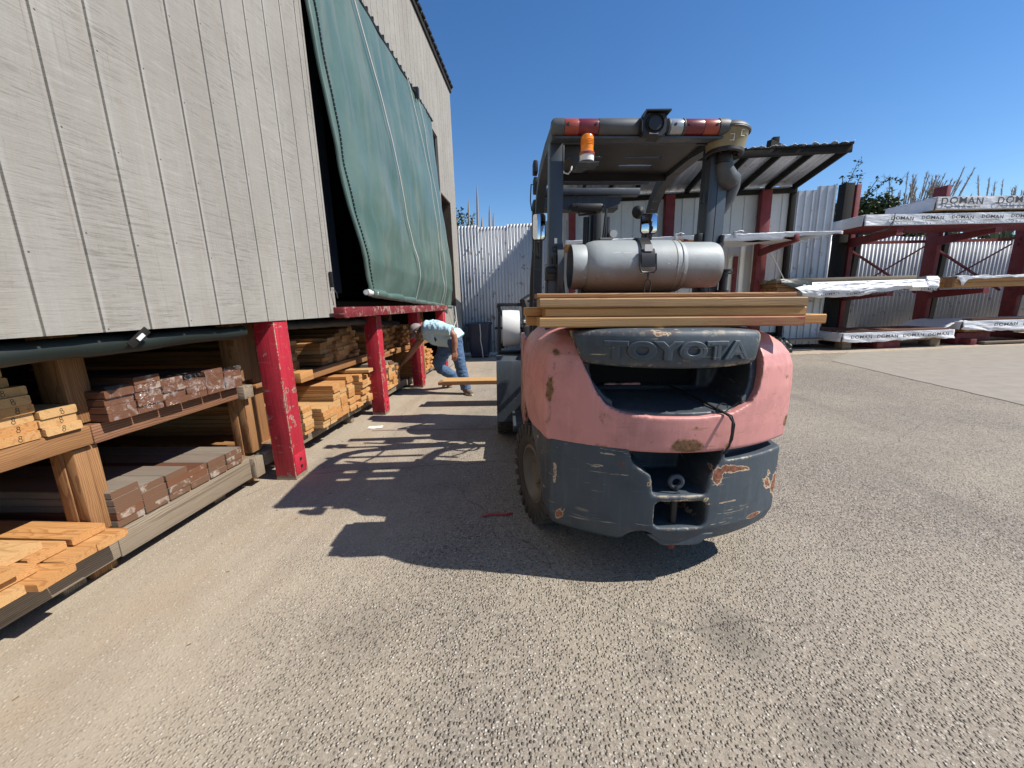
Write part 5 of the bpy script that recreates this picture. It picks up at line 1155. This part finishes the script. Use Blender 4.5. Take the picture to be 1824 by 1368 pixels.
# white bundle on the shed shelf
sb = thing('lumber_bundle', 'thin long lumber bundle under white wrap on the shed shelf arms', 'lumber bundle', (0, 0, 0), group='wrapped lumber bundles on the yard racks')
m = MB()
for i in range(7): m.box(.62 + .02 * (i % 3), 5.0, 8.92 + i * .16, 9.07 + i * .16, 2.50, 2.585, .004)
m.build('lumber', M['fir'], sb)
def sheet(u, v):
    x = .58 + u * 5.62; sagr = max(0, u - .80) / .2
    front = -.09 + .05 * fbm(u * 9, 1) - .05 * math.sin(u * 11) * .4 - (0.05 if .55 < u < .8 else 0)
    if v < .3: return (x, 8.90 - .03 * v, 2.615 + front * (1 - v / .3) - .03 * sagr + .006 * fbm(u * 40, v * 6))
    t = (v - .3) / .7; return (x, 8.90 + t * 1.2, 2.615 + .008 * fbm(u * 30, t * 6) - .03 * sagr)
m = MB(); m.grid(sheet, 120, 16); o = m.build('wrap_sheet', M['wrap'], sb, fix=False); sm = o.modifiers.new('t', 'SOLIDIFY'); sm.thickness = .004
m = MB(); m.grid(lambda u, v: (5.0 + u * .95 , 8.93 + .9 * v, 2.50 - .07 * math.sin(u * math.pi) - .02 * u + .02 * v), 14, 4); m.grid(lambda u, v: (3.9 + u * 1.2, 8.93 + .9 * v, 2.50 - .07 * math.sin(u * math.pi) + .02 * v), 14, 4); o = m.build('loose_flap', M['wrap'], sb, fix=False)
for x in (2.85, 4.05):
    m = MB(); m.box(x, x + .06, 8.88, 8.93, 2.53, 2.66, .004); m.tube([(x + .03, 8.88, 2.64), (x + .12, 8.88, 2.67), (x + .2, 8.9, 2.65)], .006, 5); m.build('strap_clip', M['galv_roof'], sb)
# galvanised sheets right of the shed
gs = thing('metal_sheet_screen', 'bright ribbed galvanised sheet screen standing right of the shed', 'fence', (0, 0, 0))
def rib(x0, x1, y, zt):
    m = MB(); P = []; x = x0
    while x < x1 - .02: P += [(x, 0), (x + .05, 0), (x + .065, -.03), (x + .095, -.03), (x + .11, 0)]; x += .165
    P.append((x1, 0)); n = len(P)
    m.v = [(a, y + b_, .1) for a, b_ in P] + [(a, y + b_, zt) for a, b_ in P]; m.f = [(i, i + 1, n + i + 1, n + i) for i in range(n - 1)]
    o = m.build('sheet', M['galv'], gs, fix=False, smooth=False); sm = o.modifiers.new('t', 'SOLIDIFY'); sm.thickness = .002
rib(6.12, 6.62, 10.5, 3.75); rib(6.60, 7.05, 10.49, 3.83)

# ------------------------------------------------------------------ cantilever racks (own frame: x along, y back, z up)
RA = Matrix.Translation((5.83, 9.70, 0)) @ Matrix.Rotation(math.atan2(.125, .992), 4, 'Z')
cr = thing('cantilever_rack', 'dark red steel cantilever rack holding wrapped lumber bundles at the right', 'rack', mw=RA)
def cb(name, x0, x1, y0, y1, z0, z1, mat='steel_red', bev=.004):
    m = MB(); m.box(x0, x1, y0, y1, z0, z1, bev); return m.build(name, M[mat], cr)
cb('timber_column', 2.03, 2.27, 1.2, 1.42, 0, 4.04, 'black_timber_z'); cb('column', 2.33, 2.45, 1.2, 1.45, 0, 4.0); cb('column', 4.74, 4.85, 1.2, 1.52, 0, 3.95); cb('column', 7.30, 7.41, 1.2, 1.52, 0, 3.95); cb('column', 9.8, 9.91, 1.2, 1.52, 0, 3.95)
for x in (2.39, 4.795, 7.355, 9.85):
    for z0, z1 in ((2.56, 2.72), (1.20, 1.36)):
        m = MB(); m.prism([(1.2, z0 - .06), (.02, z1 - .10), (.02, z1 - .005), (1.2, z1 - .005)], 'x', x - .06, x + .06); m.box(x - .075, x + .075, .01, .02, z1 - .12, z1, 0); m.build('arm', M['steel_red'], cr)
    cb('base_arm', x - .08, x + .08, .05, 1.9, .01, .15)
for a, b_ in ((2.48, 4.6), (4.84, 7.05), (7.27, 9.6)):
    m = MB()
    m.bar((a, 1.42, 2.5), (b_, 1.42, 1.3), .045, .045); m.bar((a, 1.37, 1.3), (b_, 1.37, 2.5), .03, .03); m.bar((a, 1.4, 2.62), (b_, 1.4, 2.62), .05, .07); m.build('cross_brace', M['steel_red'], cr)
# wall behind the racks
bw = thing('corrugated_wall', 'rusty corrugated metal wall behind the cantilever racks', 'fence', mw=RA)
for a in range(7): corr('wall_sheet', .2 + a * 1.7, .2 + a * 1.7 + 1.73, 2.4 + .006 * (a % 2), 0, lambda x: 3.12 - .045 * x + .01 * math.sin(x * 7), 'galv', bw, .12, .028, 8)
for x in (3.6, 6.3, 9.0):
    m = MB(); m.bar((x - .1, 2.33, 0), (x + .04, 2.33, 3.1), .14, .08); m.build('wall_post', M['black_timber_z'], bw)
# bundles
def bundle(label, u0, u1, v0, v1, z0, z1, layers, mat, wrap=None, text=None, word_u=(), tz=0.0, ts=.1, top_mat=None, drop=None, seed=0, boards=True):
    t = thing('lumber_bundle', label, 'lumber bundle', group='wrapped lumber bundles on the yard racks', mw=RA)
    nb = max(1, int((v1 - v0) / .19)); lh = (z1 - z0) / layers
    if boards:
        for k in range(layers):
            m = MB()
            for i in range(nb):
                a = v0 + (v1 - v0) * i / nb; e = .02 * math.sin(i * 5.1 + k * 2 + seed); m.box(u0 + .03 + e, u1 - .05 + e, a + .004, v0 + (v1 - v0) * (i + 1) / nb - .004, z0 + k * lh + .003, z0 + (k + 1) * lh - .003, .004)
            m.build('board_layer', M[top_mat] if (top_mat and k == layers - 1) else M[mat], t)
    return t
def wrapbox(t, u0, u1, v0, v1, z0, z1, amp=.018, dropf=None, left=True, seed=0):
    """wrinkled sheet over the front, top and left end of a bundle"""
    m = MB(); zf = dropf or (lambda u: z0)
    def f(u, v):
        x = u0 + (u1 - u0) * u
        w = amp * .55 * (fbm(x * 2.1 + v * 3, v * 4 + seed, seed) + .35 * fbm(x * 6 - v * 7, v * 9, seed + 3)) + amp * .55 * abs(math.sin(x * 2.6 + v * 3.5 + seed))
        if v < .5:
            q = v / .5; zb = zf(x); return (x, v0 - .014 - abs(w) * 1.2 * (1.2 - q), zb + (z1 + .01 - zb) * q)
        q = (v - .5) / .5; return (x, v0 - .014 + (v1 - v0 + .02) * q, z1 + .012 + .4 * w * q * (1 - q) * 4)
    m.grid(f, int((u1 - u0) * 22), 24)
    if left: m.grid(lambda u, v: (u0 - .01 - .02 * abs(fbm(u * 4, v * 4, seed)) - .03 * (1 - v), v0 - .014 + (v1 - v0) * u, zf(u0) + (z1 + .01 - zf(u0)) * v), 14, 8)
    o = m.build('wrap', M['wrap'], t, fix=False); sm = o.modifiers.new('t', 'SOLIDIFY'); sm.thickness = .003; return o
def words(t, wrap, xs, z, h, wd, v0, tilt=0.0, sub=True, off=.05, shear=.0):
    me0 = text_mesh('DOMAN', .1, .0, 0, .0015, 1.15)
    X = [v.co.x for v in me0.vertices]; Z = [v.co.y for v in me0.vertices]; w0 = max(X) - min(X); h0 = max(Z) - min(Z); cx = (max(X) + min(X)) / 2; cz = (max(Z) + min(Z)) / 2
    for x in xs:
        m = MB(); vs = [(x + (v.co.x - cx) / w0 * wd, v0 - off - .004 * math.sin(v.co.x * 60), z + (v.co.y - cz) / h0 * h + (v.co.x - cx) / w0 * wd * tilt + .12 * h * math.sin((x + v.co.x) * 9)) for v in me0.vertices]
        m.add(vs, [tuple(p.vertices) for p in me0.polygons])
        if sub:
            for q in range(int(wd / .045)):
                a = x - wd * .42 + q * .04; m.box(a, a + .03, v0 - off, v0 - off + .001, z - h * .85 + (a - x) * tilt, z - h * .72 + (a - x) * tilt)
        o = m.build('lettering', M['ink'], wrap, smooth=False); sm = o.modifiers.new('t', 'SOLIDIFY'); sm.thickness = .002
    bpy.data.meshes.remove(me0)
# top pile
t = bundle('wide white wrapped bundle on the top arms, repeated lettering along its lower edge', 1.50, 9.2, .03, 1.1, 2.79, 3.03, 2, 'steel_red')
wb = wrapbox(t, 1.48, 9.3, .0, 1.1, 2.80, 3.03, seed=1); words(t, wb, [1.62 + .72 * i for i in range(1, 10)], 2.945, .075, .53, .0)
m = MB(); m.tube([(2.15, -.05, 3.05), (2.13, -.06, 2.9), (2.02, -.05, 2.72), (1.5, .1, 2.6)], .008, 6); m.tube([(2.15, -.06, 2.95), (2.10, -.05, 2.75), (2.0, -.02, 2.66)], .006, 6); m.build('tie_cord', M['darktarp'], t)
t = bundle('topmost white wrapped bundle at the upper right, big lettering on its front', 3.14, 9.6, .02, 1.15, 3.10, 3.38, 2, 'pale')
wb = wrapbox(t, 3.12, 9.7, .0, 1.15, 3.11, 3.38, seed=5); words(t, wb, [3.70, 5.05, 6.4], 3.285, .145, 1.0, .0)
m = MB()
for x in (3.4, 4.9, 6.5, 8.2): m.box(x, x + .09, .06, 1.1, 3.045, 3.095)
m.build('spacer', M['black_timber'], t)
# middle left: planks with a sheet hanging off the front
def d4(x): return 1.33 - .08 * math.sin((x + .1) * 1.5) - (.06 if x > 2.75 else 0) + .03 * fbm(x * 3, 4)
t = bundle('middle left bundle under grey planks, its white sheet hanging down in front', -.40, 3.02, .03, 1.0, 1.42, 1.60, 2, 'rackwood', seed=2)
m = MB()
for i in range(5): m.box(-.42 + .05 * (i % 2), 2.98, .0 + i * .2, .19 + i * .2, 1.605, 1.70 - .02 * (i % 2), .005)
m.build('top_plank', M['weathered'], t)
m = MB()
def hang(u, v):
    x = .16 + u * 3.20; zb = d4(x) - .10 * (1 - u) * 0; zt = 1.605 + (.06 if u > .92 else 0); x2 = x + (-.30 * (1 - v)) * (1 - u) * 1.0
    w = .05 * fbm(x * 2 + v, v * 2.4, 8) + .018 * abs(fbm(x * 6 + v * 2, v * 4, 2)); return (x2 + (.10 * (1 - v) if u > .9 else 0), -.035 - .10 * math.sin(v * 2.2) - w, zt + (zb - zt) * v)
m.grid(hang, 90, 26); m.grid(lambda u, v: (3.36 + .06 * math.sin(v * 3), -.03 + u * .9, 1.68 - v * (.38 - .2 * u) + .03 * fbm(u * 5, v * 4)), 10, 10); hg = m.build('hanging_sheet', M['wrap'], t, fix=False); sm = hg.modifiers.new('t', 'SOLIDIFY'); sm.thickness = .003
m = MB(); m.grid(lambda u, v: (-.35 + u * .75, -.03 - .05 * math.sin(v * 2) + .3 * (1 - u) * v * 0, 1.69 - v * (.12 + .28 * u ** 1.2) + .02 * fbm(u * 5, v * 5)), 14, 12); m.build('dark_flap', M['darktarp'], t, fix=False)
words(t, hg, [3.10], 1.37, .06, .40, -.0, off=.20, sub=False)
words(t, hg, [.75, 1.35, 1.95, 2.5], 1.33, .045, .42, 0, .05, True, .185)
# middle right: bare timbers with sheet on top
t = bundle('middle right bundle of two layers of orange timbers, sheet folded over the top', 3.92, 10.2, .03, 1.15, 1.385, 1.63, 2, 'fir', seed=4)
m = MB()
def cap5(u, v):
    x = 3.98 + u * 6.2; q = v
    if q < .25: zz = 1.64 - (.25 - q) / .25 * (.055 + .04 * fbm(x * 2, 3) + .16 * math.exp(-((x - 4.15) / .07) ** 2)); return (x, -.0 - .02 * abs(fbm(x * 5, q * 9)), zz)
    return (x, (q - .25) / .75 * 1.15, 1.645 + .02 * fbm(x * 4, q * 5) + .012 * math.sin(x * 11))
m.grid(cap5, 130, 16); o = m.build('wrap', M['wrap'], t, fix=False); sm = o.modifiers.new('t', 'SOLIDIFY'); sm.thickness = .003
m = MB()
for i in range(6): m.box(3.93 + .03 * (i % 2), 3.99, .03 + i * .187, .03 + i * .187 + .17, 1.4, 1.62, .004)
m.build('dark_end', M['rackwood'], t)
# bottom left
def d6(x): return .20 + .025 * math.sin(x * 2.3) + .02 * fbm(x * 4, 9)
t = bundle('bottom left bundle near the dirt, white skirt with repeated lettering', 1.36, 4.1, .03, 1.2, .18, .40, 2, 'rackwood', seed=6)
m = MB()
for i in range(5): m.box(1.45, 4.05 - .04 * (i % 2), .02 + i * .2, .20 + i * .2, .405, .452, .004)
m.build('top_plank', M['steel_red'] if False else M['redwood'], t)
wb = wrapbox(t, 1.34, 4.16, .0, 1.2, .2, .398, .03, d6, True, 7); words(t, wb, [1.75, 2.4, 3.05, 3.68], .315, .075, .52, 0, .02, False, .085)
# bottom right
def d7(x): return .36 + .03 * math.sin(x * 1.9) + .02 * fbm(x * 4, 2)
t = bundle('bottom right bundle with a crumpled white sheet and brown plank on top', 4.55, 10.2, .12, 1.25, .32, .56, 2, 'rackwood', seed=9)
wb = wrapbox(t, 4.42, 10.2, .08, 1.25, .30, .575, .05, d7, True, 11); words(t, wb, [5.45, 6.2], .50, .07, .60, .08, .02, False, .10)
m = MB(); m.box(4.75, 9, .12, .35, .60, .635, .004); m.build('top_plank', M['redwood'], t)
m = MB(); m.grid(lambda u, v: (3.9 + u * .75, .15 + v * 1.1, .50 + .10 * u + .05 * fbm(u * 4, v * 4, 3) - .25 * (1 - u) ** 3), 14, 14); o = m.build('loose_flap', M['wrap'], t, fix=False); sm = o.modifiers.new('t', 'SOLIDIFY'); sm.thickness = .003
# props below
def prop(name, x0, x1, y0, y1, z0, z1, mat, label, cat):
    m = MB(); m.box(x0, x1, y0, y1, z0, z1, .005); return tag(m.build(name, M[mat], mw=RA), label, cat)
prop('timber_block', 1.50, 1.72, .12, .35, .0, .175, 'weathered', 'grey timber block under the left end of the lettered bottom bundle', 'block')
prop('red_beam_offcut', 2.3, 2.95, .10, .24, .0, .17, 'steel_red', 'short red steel beam under the lettered bottom bundle', 'beam')
prop('timber_block', 3.75, 4.0, .12, .40, .0, .175, 'weathered', 'brown timber block under the right end of the lettered bottom bundle', 'block')
prop('red_steel_block', 4.6, 5.5, .28, .60, .02, .29, 'steel_red', 'dark red steel block under the crumpled bottom right bundle', 'block')
prop('ground_plank', 5.0, 8.0, -.02, .16, .03, .085, 'weathered', 'grey plank lying on the ground before the bottom right bundle', 'plank')
prop('ground_plank', -.45, 1.2, .35, .55, .22, .27, 'weathered', 'pale plank on supports between the dark tarp and lettered bundle', 'plank')
prop('stored_timber', -.6, 1.3, .75, 1.5, .05, .42, 'black_timber', 'blackened timber stack stored deep behind the dark tarp', 'timber')
prop('stored_timber', .3, 2.0, .8, 1.6, .43, .47, 'redwood', 'thin dark boards lying flat over the blackened timber stack', 'timber')
m = MB()
def tarp(u, v):
    a = u * math.pi; r = .30 + .06 * fbm(u * 5, v * 5, 4)
    return (-.62 + .68 * v + .03 * fbm(u * 6, v * 6), -.12 + .55 * (1 - math.cos(a)) * .5 + .04 * fbm(u * 9, v * 7, 2), max(.006, math.sin(a) ** .6 * (.42 - .12 * v) * (1 + .25 * fbm(u * 7, v * 7, 6))))
m.grid(tarp, 40, 30); o = m.build('crumpled_tarp', M['darktarp'], mw=RA, fix=False); tag(o, 'crumpled dark green tarp heap behind the forklift', 'tarp')

# ------------------------------------------------------------------ plants behind the fence
def leafcloud(m, centers, n, size, rng):
    for (c, r) in centers:
        c = Vector(c)
        for i in range(n):
            d_ = Vector((rng.gauss(0, 1), rng.gauss(0, 1), rng.gauss(0, 1))); d_ = d_.normalized() * r * (rng.random() ** .45)
            p = c + Vector((d_.x, d_.y, d_.z * .85)); L = size * rng.uniform(.6, 1.4)
            a = Vector((rng.gauss(0, 1), rng.gauss(0, 1), rng.gauss(0, .7))).normalized(); bb = a.cross(Vector((rng.gauss(0, 1), rng.gauss(0, 1), rng.gauss(0, 1)))).normalized() * L * .32
            m.add([p, p + a * L * .5 + bb, p + a * L, p + a * L * .5 - bb], [(0, 1, 2, 3)])
def shrub(loc, label, blobs, n, size, seed, sprays=()):
    rng = random.Random(seed); t = thing('shrub', label, 'shrub', loc)
    m = MB(); leafcloud(m, blobs, n, size, rng); b2 = MB()
    for pts in sprays:
        P = [Vector(p) for p in pts]; b2.tube(P, [.018, .013, .009, .005][:len(P)], 5)
        for a, c in zip(P[:-1], P[1:]):
            for q in range(26):
                p = a.lerp(c, rng.random()); leafcloud(m, [(p, .10)], 1, size * .9, rng)
                if q % 5 == 0: b2.tube([p, p + Vector((rng.uniform(-.2, .2), rng.uniform(-.1, .1), rng.uniform(.0, .22)))], .004, 4)
    for (c, r) in blobs:
        b2.tube([(0, 0, 0), (c[0] * .6, c[1] * .6, c[2] * .5), c], [.06, .04, .01], 6)
    m.build('foliage', M['leaf'], t, smooth=False, fix=False); b2.build('branch', M['bark'], t)
shrub((10.0, 14.2, 0), 'green shrub with loose upright sprays behind the racks', [((-.6, 0, 3.55), .60), ((.1, .1, 3.7), .65), ((.7, .2, 3.75), .62), ((1.3, .2, 3.7), .60), ((.45, .1, 4.0), .42), ((1.2, .2, 4.05), .40), ((-.8, 0, 3.9), .35), ((.2, .2, 3.0), .9), ((1.3, .3, 3.0), .9), ((-.8, .1, 3.0), .7), ((1.9, .3, 3.3), .6), ((1.75, .2, 3.75), .35)], 800, .105, 3,
      [[(-.3, 0, 3.6), (-.35, 0, 4.3), (-.1, 0, 4.9), (.1, 0, 5.45)], [(-.3, 0, 3.7), (.05, 0, 4.4), (.2, 0, 5.0)], [(0, 0, 3.8), (.55, 0, 4.4), (1.0, 0, 4.85), (1.45, 0, 4.75)], [(0, 0, 3.8), (.4, 0, 4.3), (.75, 0, 4.9)], [(-.4, 0, 3.7), (-.6, 0, 4.3), (-.55, 0, 4.75)], [(.2, 0, 3.9), (.85, 0, 4.35), (1.3, 0, 4.5)], [(-.5, 0, 3.9), (-.25, 0, 4.5), (-.35, 0, 5.0)]])
shrub((-2.4, 13.2, 0), 'bushy green shrub behind the corrugated fence beside the warehouse corner', [((-.25, 0, 3.55), .6), ((.25, 0, 3.45), .5), ((.75, .1, 3.3), .4), ((-.2, .1, 4.0), .45), ((0, .1, 2.9), .8)], 330, .085, 5, [[(.1, 0, 3.5), (.3, 0, 3.9), (.4, 0, 4.2)]])
shrub((-.55, 13.4, 0), 'small green shrub tip just showing over the fence top', [((0, 0, 3.55), .28), ((0, 0, 3.1), .5), ((.35, 0, 3.35), .3)], 200, .08, 6)
def spikes(name, loc, label, items):
    t = thing(name, label, 'plant', loc); m = MB()
    for x, y, z0, z1, r in items: m.tube([(x, y, z0), (x, y, z0 + (z1 - z0) * .4), (x + .02, y, z0 + (z1 - z0) * .8), (x + .03, y, z1)], [r * .55, r, r * .8, .008], 7)
    m.build('flower_spike', M['plume'], t); m = MB()
    for x, y, z0, z1, r in items: m.tube([(x * .3, y * .3, 0), (x, y, z0)], .03, 6)
    m.build('stem', M['bark'], t)
spikes('spiky_plant', (-1.85, 12.8, 0), 'dry upright flower spikes rising behind the fence near warehouse', [(0, 0, 3.0, 4.9, .038), (-.30, .1, 3.1, 4.5, .034), (.36, 0, 3.0, 4.3, .036), (-.2, .2, 3.0, 4.1, .03), (.46, .1, 3.0, 4.1, .034), (.1, .1, 3.0, 4.0, .04)])
def pampas(loc, label, n, seed, lean, spread, h0, h1, cover=60):
    rng = random.Random(seed); t = thing('pampas_grass', label, 'ornamental grass', loc); st = MB(); pm = MB(); bl = MB()
    for i in range(n):
        x0 = rng.gauss(0, spread * .35); h = rng.uniform(h0, h1); lx = lean * rng.uniform(.3, 1.5) + rng.gauss(0, .12)
        a = Vector((x0 * .4, rng.uniform(-.3, .3), 0)); c = Vector((x0 + lx, a.y, h)); mid = Vector((x0 * .8 + lx * .35, a.y, h * .62)); tip = c + (c - mid).normalized() * rng.uniform(.4, .75) + Vector((lx * .12, 0, -.04))
        st.tube([a, mid, c], .008, 4)
        r = rng.uniform(.009, .018); pm.tube([c - (c - mid) * .1, c.lerp(tip, .3), c.lerp(tip, .7), tip], [r * .3, r, r * .75, .006], 6)
        for q in range(90):
            p = c.lerp(tip, rng.random()); dv = (tip - c).normalized() + Vector((rng.gauss(0, .35), rng.gauss(0, .35), rng.gauss(0, .25))); L = rng.uniform(.06, .14); sd_ = dv.cross(Vector((rng.gauss(0, 1), rng.gauss(0, 1), rng.gauss(0, 1)))).normalized() * .006
            pm.add([p - sd_, p + sd_, p + dv.normalized() * L], [(0, 1, 2)])
    for i in range(cover):
        x0 = rng.gauss(0, spread * .4); L = rng.uniform(.8, 1.8); dx = rng.uniform(-.8, .8)
        p = Vector((x0, rng.uniform(-.3, .3), 2.0)); bl.add([p + Vector((-.012, 0, 0)), p + Vector((.012, 0, 0)), p + Vector((dx * .5 + .01, 0, L * .75)), p + Vector((dx, 0, L))], [(0, 1, 2), (0, 2, 3)])
    pm.build('plume', M['plume'], t, fix=False); st.build('stem', M['plume'], t); bl.build('blade', M['leaf'], t, smooth=False, fix=False)
pampas((12.5, 14.5, 0), 'large clump of pampas plumes leaning right behind the red column', 46, 21, .45, .9, 3.6, 4.5, 160)
pampas((12.0, 14.4, 0), 'thinner upright pampas plumes left of the red column top', 30, 22, -.02, .7, 3.5, 4.4, 120)
pampas((15.6, 15.0, 0), 'distant pampas plumes low above the topmost bundle at far right', 26, 23, .06, 1.8, 3.6, 4.4, 100)

# frame for renders
sc.render.engine = 'CYCLES'; sc.cycles.max_bounces = 6; sc.cycles.transparent_max_bounces = 8
